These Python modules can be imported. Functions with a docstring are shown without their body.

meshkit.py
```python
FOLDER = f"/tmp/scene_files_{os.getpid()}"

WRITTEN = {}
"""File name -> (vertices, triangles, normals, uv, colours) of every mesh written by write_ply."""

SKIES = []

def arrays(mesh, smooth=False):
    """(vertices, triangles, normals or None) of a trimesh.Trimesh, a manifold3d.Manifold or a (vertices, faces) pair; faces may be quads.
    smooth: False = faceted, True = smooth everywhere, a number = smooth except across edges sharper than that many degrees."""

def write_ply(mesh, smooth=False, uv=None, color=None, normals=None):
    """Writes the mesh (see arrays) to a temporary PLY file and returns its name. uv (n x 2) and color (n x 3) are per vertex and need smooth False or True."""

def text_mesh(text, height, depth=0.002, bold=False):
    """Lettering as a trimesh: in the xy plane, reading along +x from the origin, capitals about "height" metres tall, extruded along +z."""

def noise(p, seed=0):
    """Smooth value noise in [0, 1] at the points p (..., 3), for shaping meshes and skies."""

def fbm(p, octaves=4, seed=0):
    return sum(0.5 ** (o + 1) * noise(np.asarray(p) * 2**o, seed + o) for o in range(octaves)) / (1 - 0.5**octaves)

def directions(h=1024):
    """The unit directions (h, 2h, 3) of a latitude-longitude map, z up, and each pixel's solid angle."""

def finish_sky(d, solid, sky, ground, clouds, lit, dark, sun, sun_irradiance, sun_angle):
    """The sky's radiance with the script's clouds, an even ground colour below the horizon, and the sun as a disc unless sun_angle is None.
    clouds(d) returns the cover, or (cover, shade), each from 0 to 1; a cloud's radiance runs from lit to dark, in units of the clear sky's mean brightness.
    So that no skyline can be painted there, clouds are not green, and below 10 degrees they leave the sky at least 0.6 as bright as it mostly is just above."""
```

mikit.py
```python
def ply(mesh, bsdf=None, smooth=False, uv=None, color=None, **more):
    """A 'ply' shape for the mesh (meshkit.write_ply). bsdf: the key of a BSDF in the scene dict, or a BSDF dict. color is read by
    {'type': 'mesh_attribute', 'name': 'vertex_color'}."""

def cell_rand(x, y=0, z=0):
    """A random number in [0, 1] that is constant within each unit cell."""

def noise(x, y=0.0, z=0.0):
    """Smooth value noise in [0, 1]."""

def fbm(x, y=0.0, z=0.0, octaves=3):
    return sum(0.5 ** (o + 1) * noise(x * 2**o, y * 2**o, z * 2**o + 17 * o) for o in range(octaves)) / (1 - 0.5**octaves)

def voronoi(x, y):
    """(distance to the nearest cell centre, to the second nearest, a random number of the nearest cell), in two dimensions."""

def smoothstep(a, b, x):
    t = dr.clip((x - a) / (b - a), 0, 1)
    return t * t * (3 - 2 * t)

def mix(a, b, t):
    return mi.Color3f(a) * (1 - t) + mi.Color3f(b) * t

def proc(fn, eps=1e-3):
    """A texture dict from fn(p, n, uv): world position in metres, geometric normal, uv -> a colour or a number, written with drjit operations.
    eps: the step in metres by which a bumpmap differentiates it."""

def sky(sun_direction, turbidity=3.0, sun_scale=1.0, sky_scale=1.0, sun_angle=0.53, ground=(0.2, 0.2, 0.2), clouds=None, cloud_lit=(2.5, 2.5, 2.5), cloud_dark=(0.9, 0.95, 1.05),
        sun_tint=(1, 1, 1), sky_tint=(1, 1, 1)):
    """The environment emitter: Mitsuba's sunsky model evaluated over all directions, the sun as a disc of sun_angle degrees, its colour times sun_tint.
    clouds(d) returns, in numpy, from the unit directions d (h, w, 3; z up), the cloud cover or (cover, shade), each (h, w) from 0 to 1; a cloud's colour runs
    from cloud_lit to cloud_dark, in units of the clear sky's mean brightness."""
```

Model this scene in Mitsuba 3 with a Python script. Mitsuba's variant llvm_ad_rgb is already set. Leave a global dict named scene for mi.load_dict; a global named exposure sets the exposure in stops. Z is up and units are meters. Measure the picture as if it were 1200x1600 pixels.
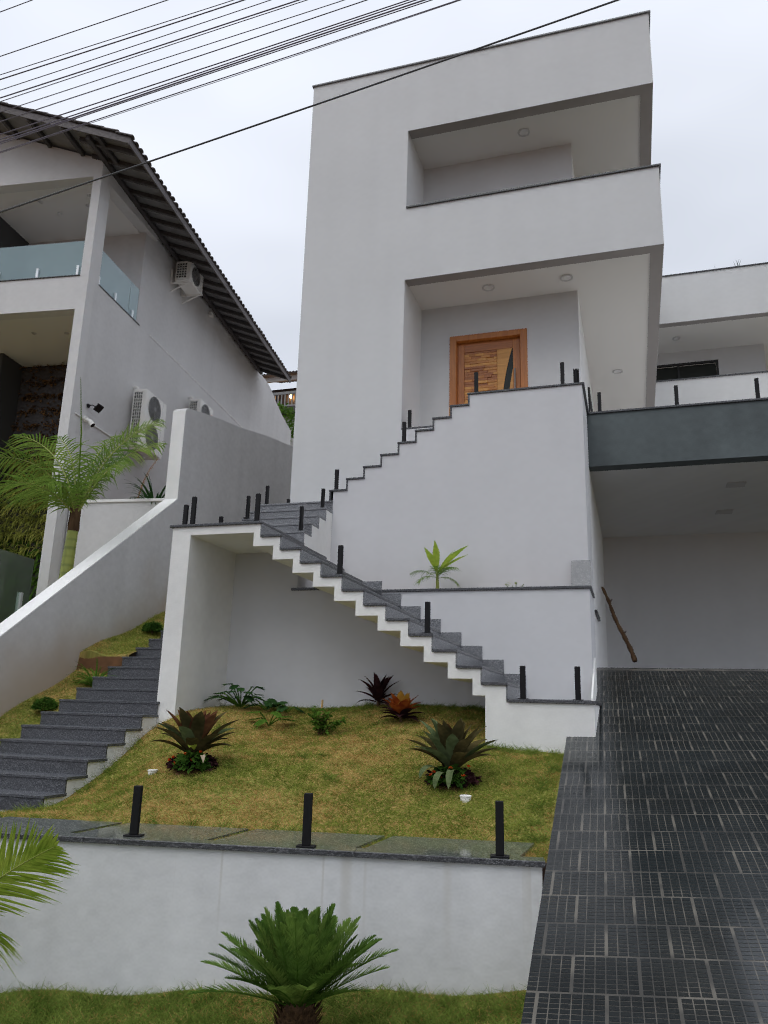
import math
import numpy as np, trimesh, mitsuba as mi, drjit as dr, mikit, meshkit
from mikit import proc, noise, fbm, cell_rand, smoothstep, mix
from shapely.geometry import Polygon, box as sbox
from shapely.ops import unary_union
T = mi.ScalarTransform4f
rng = np.random.default_rng(7)
scene, labels = {}, {}

# ---------------------------------------------------------------- camera, sky, exposure
# metres; the lens is the origin (about 1.75 m above the verge); x along the house front, y away from the street, z up
_p, _r, _w = np.radians([14.1585, 1.6025, 17.694])
FWD = np.array([-math.sin(_w) * math.cos(_p), math.cos(_w) * math.cos(_p), math.sin(_p)])
_R0 = np.array([math.cos(_w), math.sin(_w), 0]); _U0 = np.cross(_R0, FWD)
RIGHT = math.cos(_r) * _R0 + math.sin(_r) * _U0
UP = -math.sin(_r) * _R0 + math.cos(_r) * _U0
scene['camera'] = {'type': 'perspective', 'fov': 52.13, 'fov_axis': 'x', 'near_clip': 0.05, 'far_clip': 3000.0,
                   'to_world': T().look_at(origin=[0, 0, 0], target=FWD.tolist(), up=UP.tolist())}


def overcast(d):
    s = meshkit.fbm(np.stack([d[..., 0] * 2.2, d[..., 1] * 2.2, d[..., 2] * 5.0], -1) + 3.1, 4, 5)
    el = np.clip((d[..., 2] - 0.25) / 0.75, 0, 1)
    return np.ones(d.shape[:2]), np.clip(0.72 * (1 - el) + 1.1 * (s - 0.5), 0, 1)


scene['sky'] = mikit.sky([-0.15, -0.55, 0.82], turbidity=3, sun_scale=0.20, sun_angle=40, sun_tint=(0.78, 0.93, 1.18), clouds=overcast,
                         cloud_lit=(2.42, 2.54, 2.80), cloud_dark=(1.34, 1.45, 1.66), ground=(0.15, 0.15, 0.14))
exposure = 2.12

# ---------------------------------------------------------------- materials


def C(r, g, b):
    return mi.Color3f(r, g, b)


def rgb(*c):
    return {'type': 'rgb', 'value': list(c)}


def mat(name, color, rough=0.6, spec=0.5, two=True, bump=None, scale=1.0, **k):
    b = {'type': 'principled', 'base_color': color, 'roughness': rough, 'specular': spec, **k}
    if bump is not None:
        b = {'type': 'bumpmap', 'arbitrary': proc(bump, 2e-3), 'scale': scale, 'bsdf': b}
    scene[name] = {'type': 'twosided', 'bsdf': b} if two else b


def paint_fn(base, amp=0.07, stain=0.0, drips=0.0):
    def fn(p, n, uv):
        h = p.x * 0.8 + p.y * 0.6
        cloud = fbm(h * 0.9, p.z * 0.9, 3.0, 3) - 0.5
        streak = noise(h * 7.0, p.z * 0.45, 1.0) - 0.5
        grain = noise(p.x * 70, p.y * 70, p.z * 70) - 0.5
        mid = fbm(p.x * 13, p.y * 13, p.z * 11, 2) - 0.5
        c = C(*base) * (1 + amp * (1.3 * cloud + 0.55 * streak + 0.40 * grain + 0.75 * mid))
        if drips:
            d = smoothstep(0.70, 0.92, noise(h * 8.0, 3.3)) * smoothstep(-1.85, -0.95, p.z) + 0.8 * smoothstep(0.86, 0.97, noise(h * 23.0, 7.7)) * smoothstep(-1.7, -1.0, p.z)
            c = mix(c, C(base[0] * 0.74, base[1] * 0.70, base[2] * 0.63), d * drips)
        if stain:
            low = smoothstep(0.95, -0.25, p.z - 0.46 * (p.y - 8.775) + 1.1 * (fbm(h * 1.7, p.z * 1.2) - 0.5))
            c = mix(c, C(base[0] * 0.80, base[1] * 0.66, base[2] * 0.52), low * stain)
        return c
    return proc(fn)


def plaster(p, n, uv):
    h = p.x * 0.8 + p.y * 0.6
    return 0.0040 * fbm(p.x * 28 + p.y * 6, p.y * 22, p.z * 22, 3) + 0.0022 * noise(h * 45, p.z * 9)


mat('paint_tower', paint_fn((0.595, 0.60, 0.60), 0.055), 0.75, 0.25)
mat('paint_lot', paint_fn((0.585, 0.585, 0.595), 0.06), 0.75, 0.25)
mat('paint_trim', paint_fn((0.73, 0.725, 0.70), 0.12), 0.75, 0.25)
mat('paint_retain', paint_fn((0.605, 0.607, 0.612), 0.17, 0.0, 0.6), 0.72, 0.25, bump=plaster, scale=1.0)
mat('paint_boundary', paint_fn((0.53, 0.522, 0.515), 0.15, 0.85), 0.8, 0.2)
mat('paint_neighbour', paint_fn((0.57, 0.565, 0.56), 0.11), 0.8, 0.2)
mat('paint_pale', paint_fn((0.60, 0.595, 0.588), 0.09), 0.8, 0.2)
mat('paint_ceiling', rgb(0.70, 0.68, 0.65), 0.85, 0.2)
mat('paint_beam', paint_fn((0.075, 0.092, 0.095), 0.35), 0.55, 0.4)
mat('dark_beam_underside', paint_fn((0.32, 0.30, 0.29), 0.06), 0.8, 0.2)
mat('paint_garage', paint_fn((0.70, 0.695, 0.69), 0.06), 0.8, 0.2)
mat('paint_boundary_lit', paint_fn((0.76, 0.755, 0.735), 0.07), 0.7, 0.25)  # lighter copy of the boundary wall paint, skylight put into the colour
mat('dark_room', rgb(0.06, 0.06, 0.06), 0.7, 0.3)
mat('white_plastic', rgb(0.75, 0.74, 0.70), 0.4)
mat('light_lens', rgb(0.62, 0.61, 0.60), 0.35)
mat('ring_grey', rgb(0.50, 0.49, 0.475), 0.4)
mat('black_metal', rgb(0.007, 0.007, 0.008), 0.5, 0.22)
mat('black_frame', rgb(0.016, 0.017, 0.018), 0.35, 0.5)
mat('grey_metal', rgb(0.22, 0.22, 0.22), 0.35, 0.5)
mat('steel', rgb(0.72, 0.73, 0.74), 0.3, 0.5, metallic=0.6)
mat('fan_dark', rgb(0.055, 0.055, 0.05), 0.6)
mat('mortar', proc(lambda p, n, uv: mix(C(0.050, 0.048, 0.044), C(0.125, 0.115, 0.098), smoothstep(0.35, 0.75, fbm(p.x * 5, p.y * 5, 1.0, 3)))), 0.25, 0.5)
mat('asphalt', proc(lambda p, n, uv: C(0.05, 0.05, 0.052) * (0.7 + 0.6 * noise(p.x * 60, p.y * 60))), 0.6)
mat('soil', proc(lambda p, n, uv: mix(C(0.085, 0.045, 0.024), C(0.17, 0.085, 0.042), fbm(p.x * 9, p.y * 9, p.z * 9))), 0.9, 0.1)


def granite_fn(lo, mid, hi):
    def fn(p, n, uv):
        a = cell_rand(p.x * 150, p.y * 150, p.z * 150)
        b = noise(p.x * 75, p.y * 75, p.z * 75)
        t = 0.55 * a + 0.45 * b
        cl = 0.9 + 0.2 * fbm(p.x * 2, p.y * 2, p.z * 2)
        return mix(mix(C(*lo), C(*mid), smoothstep(0.22, 0.5, t)), C(*hi), smoothstep(0.62, 0.8, t)) * cl
    return proc(fn)


mat('granite', granite_fn((0.07, 0.073, 0.08), (0.155, 0.16, 0.172), (0.32, 0.32, 0.33)), 0.32, 0.5)
mat('granite_dark', granite_fn((0.034, 0.036, 0.041), (0.072, 0.075, 0.083), (0.165, 0.168, 0.178)), 0.34, 0.4)
mat('granite_wet', granite_fn((0.032, 0.036, 0.032), (0.085, 0.092, 0.082), (0.20, 0.21, 0.19)), 0.07, 0.6)
mat('granite_edge', granite_fn((0.018, 0.018, 0.021), (0.05, 0.052, 0.058), (0.18, 0.18, 0.19)), 0.32, 0.5)
mat('tile_black', proc(lambda p, n, uv: mix(C(0.005, 0.0075, 0.0085), C(0.017, 0.022, 0.024), fbm(p.x * 3, p.y * 3, p.z * 3))),
    proc(lambda p, n, uv: 0.08 + 0.20 * fbm(p.x * 1.7, p.y * 1.7, 2.0)), 0.5)


def wood_fn(c0, c1, along='z', k=1.0):
    def fn(p, n, uv):
        a, b = (p.z, p.x) if along == 'z' else (p.x, p.z)
        g = fbm(b * 55 * k + 2 * noise(a * 2.5, b * 3), a * 2.2, p.y * 20, 3)
        f = noise(b * 260, a * 5, 4.0)
        return mix(C(*c0), C(*c1), dr.clip(0.2 + 1.15 * (g - 0.3) + 0.2 * (f - 0.5), 0, 1))
    return proc(fn)


mat('wood_frame', wood_fn((0.33, 0.105, 0.022), (0.52, 0.195, 0.042)), 0.32, 0.5)
mat('wood_rail', wood_fn((0.31, 0.10, 0.025), (0.46, 0.165, 0.042), 'x'), 0.32, 0.5)
WOODS = []
for i, (a, b) in enumerate([((0.42, 0.16, 0.032), (0.63, 0.285, 0.065)), ((0.28, 0.09, 0.024), (0.44, 0.16, 0.04)),
                            ((0.38, 0.14, 0.03), (0.58, 0.24, 0.055)), ((0.50, 0.22, 0.045), (0.70, 0.36, 0.09))]):
    WOODS.append(f'wood_strip_{i}')
    mat(WOODS[-1], wood_fn(a, b, 'x', 0.8), 0.4, 0.5)
mat('bark', proc(lambda p, n, uv: mix(C(0.035, 0.02, 0.012), C(0.13, 0.078, 0.042), fbm(p.x * 22, p.y * 22, p.z * 7))), 0.9, 0.1)
mat('cycad_bark', proc(lambda p, n, uv: mix(C(0.018, 0.012, 0.008), C(0.15, 0.085, 0.045), fbm(p.x * 40, p.y * 40, p.z * 40))), 0.9, 0.1)
mat('roof_tile', proc(lambda p, n, uv: mix(C(0.10, 0.09, 0.088), C(0.24, 0.22, 0.215), fbm(p.x * 2.3, p.y * 2.3, p.z * 2.3, 4)) * (0.8 + 0.4 * noise(p.x * 30, p.y * 30, p.z * 30))), 0.8, 0.3)
mat('eave_board', proc(lambda p, n, uv: C(0.185, 0.18, 0.182) * (0.75 + 0.5 * fbm(p.x * 4, p.y * 4, p.z * 4))), 0.8, 0.2)
mat('dark_wood', proc(lambda p, n, uv: C(0.072, 0.066, 0.066) * (0.7 + 0.6 * noise(p.x * 20, p.y * 5, p.z * 20))), 0.6, 0.3)
mat('fascia_wood', proc(lambda p, n, uv: C(0.12, 0.108, 0.108) * (0.7 + 0.6 * noise(p.x * 20, p.y * 5, p.z * 20))), 0.6, 0.3)
mat('cable_rubber', rgb(0.27, 0.25, 0.30), 0.6, 0.3)
mat('cable_dark', rgb(0.09, 0.09, 0.095), 0.6, 0.3)
scene['rail_glass'] = {'type': 'blendbsdf', 'weight': 0.42,
                       'a': {'type': 'thindielectric', 'int_ior': 1.5, 'specular_transmittance': rgb(0.80, 0.90, 0.90)},
                       'b': {'type': 'twosided', 'bsdf': {'type': 'diffuse', 'reflectance': rgb(0.42, 0.53, 0.56)}}}
scene['clear_glass'] = {'type': 'blendbsdf', 'weight': 0.35, 'a': {'type': 'thindielectric', 'int_ior': 1.5, 'specular_transmittance': rgb(0.72, 0.84, 0.76)},
                        'b': {'type': 'twosided', 'bsdf': {'type': 'diffuse', 'reflectance': rgb(0.14, 0.17, 0.13)}}}
mat('door_glass', rgb(0.02, 0.024, 0.02), 0.3, 0.25)


def leaf_mat(name, lo, hi, f=3.0, trans=0.7, rough=0.45):
    def fn(p, n, uv):
        t = 0.6 * noise(p.x * f, p.y * f, p.z * f) + 0.4 * noise(p.x * 31, p.y * 31, p.z * 31)
        return mix(C(*lo), C(*hi), smoothstep(0.15, 0.85, t))
    scene[name] = {'type': 'principledthin', 'base_color': proc(fn), 'roughness': rough, 'diff_trans': trans, 'eta': 1.4, 'spec_trans': 0.0}


leaf_mat('leaf_palm', (0.085, 0.17, 0.025), (0.24, 0.34, 0.07), 2.0, 0.9)
leaf_mat('leaf_young', (0.19, 0.30, 0.03), (0.36, 0.44, 0.07), 3.0, 0.8)
leaf_mat('leaf_cycad', (0.040, 0.088, 0.014), (0.125, 0.215, 0.042), 4.0, 0.5, 0.38)
leaf_mat('leaf_cycad_light', (0.085, 0.155, 0.028), (0.23, 0.33, 0.075), 4.0, 0.7, 0.4)
leaf_mat('leaf_cycad_mid', (0.06, 0.12, 0.02), (0.165, 0.265, 0.05), 4.0, 0.6, 0.4)
leaf_mat('leaf_dark', (0.014, 0.045, 0.014), (0.05, 0.115, 0.034), 5.0, 0.5, 0.35)
leaf_mat('leaf_bright', (0.06, 0.15, 0.02), (0.15, 0.27, 0.04), 5.0, 0.8)
leaf_mat('leaf_brom', (0.045, 0.042, 0.018), (0.125, 0.10, 0.042), 6.0, 0.4, 0.5)
leaf_mat('leaf_brom_red', (0.085, 0.035, 0.02), (0.17, 0.085, 0.035), 6.0, 0.5, 0.3)
leaf_mat('leaf_brom_grey', (0.075, 0.105, 0.045), (0.16, 0.20, 0.095), 6.0, 0.4, 0.35)
leaf_mat('leaf_purple', (0.022, 0.012, 0.014), (0.07, 0.028, 0.03), 9.0, 0.4, 0.35)
leaf_mat('leaf_orange', (0.20, 0.032, 0.012), (0.48, 0.13, 0.025), 12.0, 0.6)
leaf_mat('leaf_gold', (0.40, 0.20, 0.03), (0.55, 0.33, 0.06), 12.0, 0.6)
leaf_mat('leaf_dry', (0.20, 0.09, 0.04), (0.38, 0.20, 0.10), 9.0, 0.5, 0.7)
leaf_mat('leaf_fern_dead', (0.03, 0.018, 0.010), (0.26, 0.14, 0.06), 11.0, 0.4, 0.8)
leaf_mat('leaf_hanging', (0.20, 0.23, 0.045), (0.55, 0.55, 0.13), 4.0, 0.7)
leaf_mat('leaf_boxwood', (0.022, 0.065, 0.012), (0.08, 0.16, 0.025), 9.0, 0.6)
mat('petal_orange', rgb(0.62, 0.085, 0.015), 0.6, 0.2)
mat('petal_white', rgb(0.34, 0.27, 0.19), 0.6, 0.2)
mat('palm_shaft', proc(lambda p, n, uv: mix(C(0.13, 0.17, 0.035), C(0.30, 0.33, 0.07), 0.5 * noise(p.x * 30, p.y * 30, p.z * 4) + 0.5 * smoothstep(0.25, 0.6, noise(0.0, 0.0, p.z * 14)))), 0.45, 0.4)
mat('stake_wood', rgb(0.42, 0.27, 0.12), 0.8, 0.2)


def lawn_color(p):
    big = fbm(p.x * 1.15 + 5, p.y * 1.15, 4.0, 3)
    mid = fbm(p.x * 5.5, p.y * 5.5, 2.0, 3)
    t = smoothstep(0.34, 0.68, 0.5 * big + 0.5 * mid)
    return t


def turf(k, dry):
    def fn(p, n, uv):
        t = dr.clip(lawn_color(p) + dry, 0, 1)
        r = noise(p.x * 40, p.y * 40, 3.0)
        return mix(mix(C(0.085, 0.115, 0.022), C(0.16, 0.19, 0.04), r), mix(C(0.15, 0.10, 0.035), C(0.34, 0.22, 0.085), r), 0.25 + 0.5 * t) * k
    return fn


def blade_mat(name, lo, hi):
    f = lambda p, n, uv: mix(C(*lo), C(*hi), dr.clip(0.6 * cell_rand(p.x * 45, p.y * 45) + 0.8 * noise(p.x * 9, p.y * 9, 3.0) - 0.2, 0, 1))
    scene[name] = {'type': 'principledthin', 'base_color': proc(f), 'roughness': 0.6, 'diff_trans': 0.8, 'eta': 1.3, 'spec_trans': 0.0}


blade_mat('blade_green', (0.14, 0.19, 0.028), (0.34, 0.38, 0.08))
blade_mat('blade_straw', (0.40, 0.25, 0.075), (0.74, 0.52, 0.22))
blade_mat('blade_verge', (0.10, 0.16, 0.025), (0.27, 0.34, 0.075))
mat('turf_soil', proc(turf(1.25, 0.0)), 0.95, 0.05)
mat('verge_soil', proc(turf(0.85, -0.25)), 0.95, 0.05)

# ---------------------------------------------------------------- mesh helpers


def put(key, mesh, bsdf, smooth=False, label=None, cat=None, group=None, kind=None, **k):
    n, base = 0, key
    while key in scene:
        n += 1; key = f'{base}_{n:03d}'
    scene[key] = mikit.ply(mesh, bsdf, smooth, **k)
    tag(key, label, cat, group, kind)
    return key


def tag(key, label=None, cat=None, group=None, kind=None):
    d = {a: b for a, b in (('label', label), ('category', cat), ('group', group), ('kind', kind)) if b}
    if d:
        labels[key] = d


def bx(x0, x1, y0, y1, z0, z1):
    return trimesh.creation.box(extents=(x1 - x0, y1 - y0, z1 - z0), transform=trimesh.transformations.translation_matrix(((x0 + x1) / 2, (y0 + y1) / 2, (z0 + z1) / 2)))


def cbx(x0, x1, y0, y1, z0, z1, c=0.004):
    """box with chamfered edges"""
    p = []
    for i, (a, s) in enumerate(((x0, 1), (x1, -1))):
        for b, t in ((y0, 1), (y1, -1)):
            for d, u in ((z0, 1), (z1, -1)):
                p += [(a, b + t * c, d + u * c), (a + s * c, b, d + u * c), (a + s * c, b + t * c, d)]
    return trimesh.convex.convex_hull(np.array(p))


def cat(ms):
    return trimesh.util.concatenate(list(ms))


def _extrude(poly, h):
    polys = list(poly.geoms) if hasattr(poly, 'geoms') else [poly]
    return cat([trimesh.creation.extrude_polygon(q, h, engine='earcut') for q in polys])


def prismY(poly, y0, y1):
    m = _extrude(Polygon(poly) if isinstance(poly, list) else poly, y1 - y0)
    v = m.vertices; m.vertices = np.stack([v[:, 0], y1 - v[:, 2], v[:, 1]], 1)
    return m


def prismX(poly, x0, x1):
    m = _extrude(Polygon(poly) if isinstance(poly, list) else poly, x1 - x0)
    v = m.vertices; m.vertices = np.stack([x0 + v[:, 2], v[:, 0], v[:, 1]], 1)
    return m


def tube(P, r, n=8, caps=True):
    P = np.asarray(P, float); m = len(P); r = np.broadcast_to(np.asarray(r, float), (m,))
    t = np.gradient(P, axis=0); t /= np.linalg.norm(t, axis=1, keepdims=True)
    h = np.array([0, 0, 1.0]) if abs(t[0, 2]) < 0.9 else np.array([1.0, 0, 0])
    a = np.cross(t, h); a /= np.linalg.norm(a, axis=1, keepdims=True); b = np.cross(t, a)
    g = np.arange(n) * 2 * np.pi / n
    v = (P[:, None] + r[:, None, None] * (np.cos(g)[None, :, None] * a[:, None] + np.sin(g)[None, :, None] * b[:, None])).reshape(-1, 3)
    i = np.arange(n); f = []
    for k in range(m - 1):
        p, q = k * n + i, k * n + (i + 1) % n
        f += [np.stack([p, p + n, q + n], 1), np.stack([p, q + n, q], 1)]
    if caps:
        v = np.vstack([v, P[0], P[-1]])
        f += [np.stack([i, (i + 1) % n, np.full(n, m * n)], 1), np.stack([(m - 1) * n + (i + 1) % n, (m - 1) * n + i, np.full(n, m * n + 1)], 1)]
    return trimesh.Trimesh(v, np.vstack(f), process=False)


def disc(c, n, r, h, seg=24):
    c, n = np.asarray(c, float), np.asarray(n, float) / np.linalg.norm(n)
    return tube([c, c + n * h], r, seg)


def ring(c, n, r0, r1, h, seg=28):
    m = trimesh.creation.annulus(r0, r1, h, sections=seg)
    m.apply_transform(trimesh.geometry.align_vectors([0, 0, 1], n)); m.apply_translation(c)
    return m


def ribbons(P, W, N, fold=0.0):
    """leaf blades along the paths P (m,n,3) of widths W (m,n), N (m,3) hints which way the upper side faces"""
    P = np.asarray(P, float); m, n = P.shape[:2]
    W = np.broadcast_to(np.asarray(W, float), (m, n))
    t = np.gradient(P, axis=1); t /= np.linalg.norm(t, axis=2, keepdims=True) + 1e-9
    N = np.broadcast_to(np.asarray(N, float)[:, None], P.shape)
    s = np.cross(t, N); s /= np.linalg.norm(s, axis=2, keepdims=True) + 1e-9
    u = np.cross(s, t)
    w = W[..., None] / 2
    cols = [P - s * w + u * fold * w, P, P + s * w + u * fold * w] if fold else [P - s * w, P + s * w]
    k = len(cols)
    v = np.stack(cols, 2).reshape(-1, 3)
    i = (np.arange(m)[:, None] * n + np.arange(n - 1)[None]).ravel() * k
    f = []
    for c in range(k - 1):
        f += [np.stack([i + c, i + c + 1, i + c + 1 + k], 1), np.stack([i + c, i + c + 1 + k, i + c + k], 1)]
    return trimesh.Trimesh(v, np.vstack(f), process=False)


def arch(base, az, e0, droop, L, n=8, power=1.3):
    """curved paths (m,n,3): azimuth, first elevation, how far it bends down, length"""
    az, e0, droop, L = (np.atleast_1d(np.asarray(x, float)) for x in (az, e0, droop, L))
    az, e0, droop, L = np.broadcast_arrays(az, e0, droop, L)
    s = np.linspace(0, 1, n)
    a = e0[:, None] - droop[:, None] * s[None] ** power
    d = L[:, None] / (n - 1)
    hx = np.concatenate([np.zeros((len(az), 1)), np.cumsum(np.cos((a[:, 1:] + a[:, :-1]) / 2) * d, 1)], 1)
    hz = np.concatenate([np.zeros((len(az), 1)), np.cumsum(np.sin((a[:, 1:] + a[:, :-1]) / 2) * d, 1)], 1)
    P = np.stack([hx * np.cos(az)[:, None], hx * np.sin(az)[:, None], hz], 2)
    base = np.asarray(base, float)
    return P + (base if base.ndim == 1 else base[:, None])


def frond(base, az, e0, droop, L, nl=42, ll=0.5, lw=0.03, gravity=0.35, vee=0.25, sweep=0.7, s0=0.18, seed=0, pw=1.3, seg=5, roll=0.0):
    """feather leaf: (rachis, leaflets)"""
    r = np.random.default_rng(seed)
    spine = arch(base, az, e0, droop, L, 24, pw)[0]
    rach = tube(spine, np.linspace(0.016, 0.003, 24) * (L / 1.6), 6)
    ts = np.linspace(s0, 0.995, nl)
    idx = ts * 23; i0 = np.minimum(idx.astype(int), 22); fr = (idx - i0)[:, None]
    B = spine[i0] * (1 - fr) + spine[i0 + 1] * fr
    tg = spine[i0 + 1] - spine[i0]; tg /= np.linalg.norm(tg, axis=1, keepdims=True)
    side = np.cross(tg, [0, 0, 1.0]); side /= np.linalg.norm(side, axis=1, keepdims=True) + 1e-9
    upv = np.cross(side, tg)
    side, upv = side * math.cos(roll) + upv * math.sin(roll), upv * math.cos(roll) - side * math.sin(roll)
    out, Ns = [], []
    for sg in (-1, 1):
        j = r.normal(0, 0.09, (nl, 3))
        d = sg * side + tg * (sweep + 0.9 * ts[:, None] ** 3) + upv * vee + j
        d /= np.linalg.norm(d, axis=1, keepdims=True)
        prof = np.sin(np.pi * (0.18 + 0.80 * (ts - s0) / (1 - s0))) ** 0.7
        ln = ll * prof * r.uniform(0.88, 1.08, nl)
        q = np.linspace(0, 1, seg)
        P = B[:, None] + d[:, None] * (ln[:, None] * q[None])[..., None]
        P[..., 2] -= (gravity * r.uniform(0.6, 1.4, nl) * ln)[:, None] * q[None] ** 2
        out.append(P); Ns.append(upv + 0.2 * j)
    P = np.concatenate(out)
    q = np.linspace(0, 1, seg)
    W = lw * (np.minimum(1, 0.55 + 2.2 * q) * (1 - q ** 2.2) + 0.03)
    return rach, ribbons(P, np.broadcast_to(W, P.shape[:2]), np.concatenate(Ns), 0.35)


def ball_pts(n, r):
    v = r.normal(size=(n, 3)); return v / np.linalg.norm(v, axis=1, keepdims=True)


# ---------------------------------------------------------------- ground, street, driveway
def grid_mesh(xs, ys, zf):
    X, Y = np.meshgrid(xs, ys, indexing='ij'); Z = zf(X, Y)
    v = np.stack([X, Y, Z], -1).reshape(-1, 3)
    n = len(ys); a, b = np.meshgrid(np.arange(len(xs) - 1), np.arange(n - 1), indexing='ij')
    i = (a * n + b).ravel()
    return trimesh.Trimesh(v, np.vstack([np.stack([i, i + n, i + n + 1], 1), np.stack([i, i + n + 1, i + 1], 1)]), process=False)


put('ground', bx(-900, 900, -900, 900, -4.2, -4.0), 'soil', kind='structure', label='bare earth running away under the plots to the horizon')


def street_z(x, y):
    return -2.02 + 0.055 * np.clip(x, -40, 40) - 0.0 * y


put('street', grid_mesh(np.linspace(-40, 40, 41), np.linspace(-7, 2.2, 5), street_z), 'asphalt', True, kind='structure', label='asphalt street in front of the plot, sloping up along the houses')

# retaining wall line: level coping, slightly skewed against the house
RW0, RWD = np.array([-0.63, 5.75]), np.array([-0.9861, -0.1659])


def rw(s, d=0.0):
    """point s metres along the retaining wall's front line from the driveway end and d metres behind it"""
    q = RW0 + RWD * s + np.array([RWD[1], -RWD[0]]) * -d * -1
    return q


def rw_y(x):
    return RW0[1] + (x - RW0[0]) * RWD[1] / RWD[0]


def verge_z(x, y):
    return -1.76 + 0.07 * np.clip(x + 0.8, -8, 3) - 0.02 * (rw_y(x) - y) + 0.02 * np.sin(x * 5 + y * 3)


def verge_surface():
    xs = np.linspace(-9, -0.55, 70); m = grid_mesh(xs, np.linspace(0, 1, 24), lambda X, Y: X * 0)
    v = m.vertices.copy(); y = 2.2 + (rw_y(v[:, 0]) + 0.05 - 2.2) * v[:, 1]
    m.vertices = np.stack([v[:, 0], y, verge_z(v[:, 0], y)], 1)
    return m


put('verge', verge_surface(), 'verge_soil', True, kind='structure', label='strip of turf soil between the retaining wall and the street')
put('street_kerb', cat([cbx(x, x + 0.98, 2.06, 2.2, verge_z(x + .5, 2.2) - 0.3, verge_z(x + .5, 2.2) + 0.01, 0.012) for x in np.arange(-9, -1.0, 1.0)]), 'paint_trim', kind='structure', label='concrete kerb along the verge')

RV = np.array([-0.0295, 0.99956]); RU = np.array([0.99956, 0.0295]); RO = np.array([-0.713, 8.733])


def ramp_z(x, y):
    y = np.asarray(y, float)
    s = np.where(y < 12.3, y, 12.3 + (np.minimum(y, 12.95) - 12.3) * (1 - (np.minimum(y, 12.95) - 12.3) / 1.3))
    return -0.237 + 0.25 * (s - 8.733) + 0.008 * np.clip(12.6 - y, 0, 9) * (x + 0.7)


def ramp_pt(u, v, dz=0.0):
    p = RO + RU * u + RV * v
    return np.array([p[0], p[1], ramp_z(p[0], p[1]) + dz])


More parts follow.
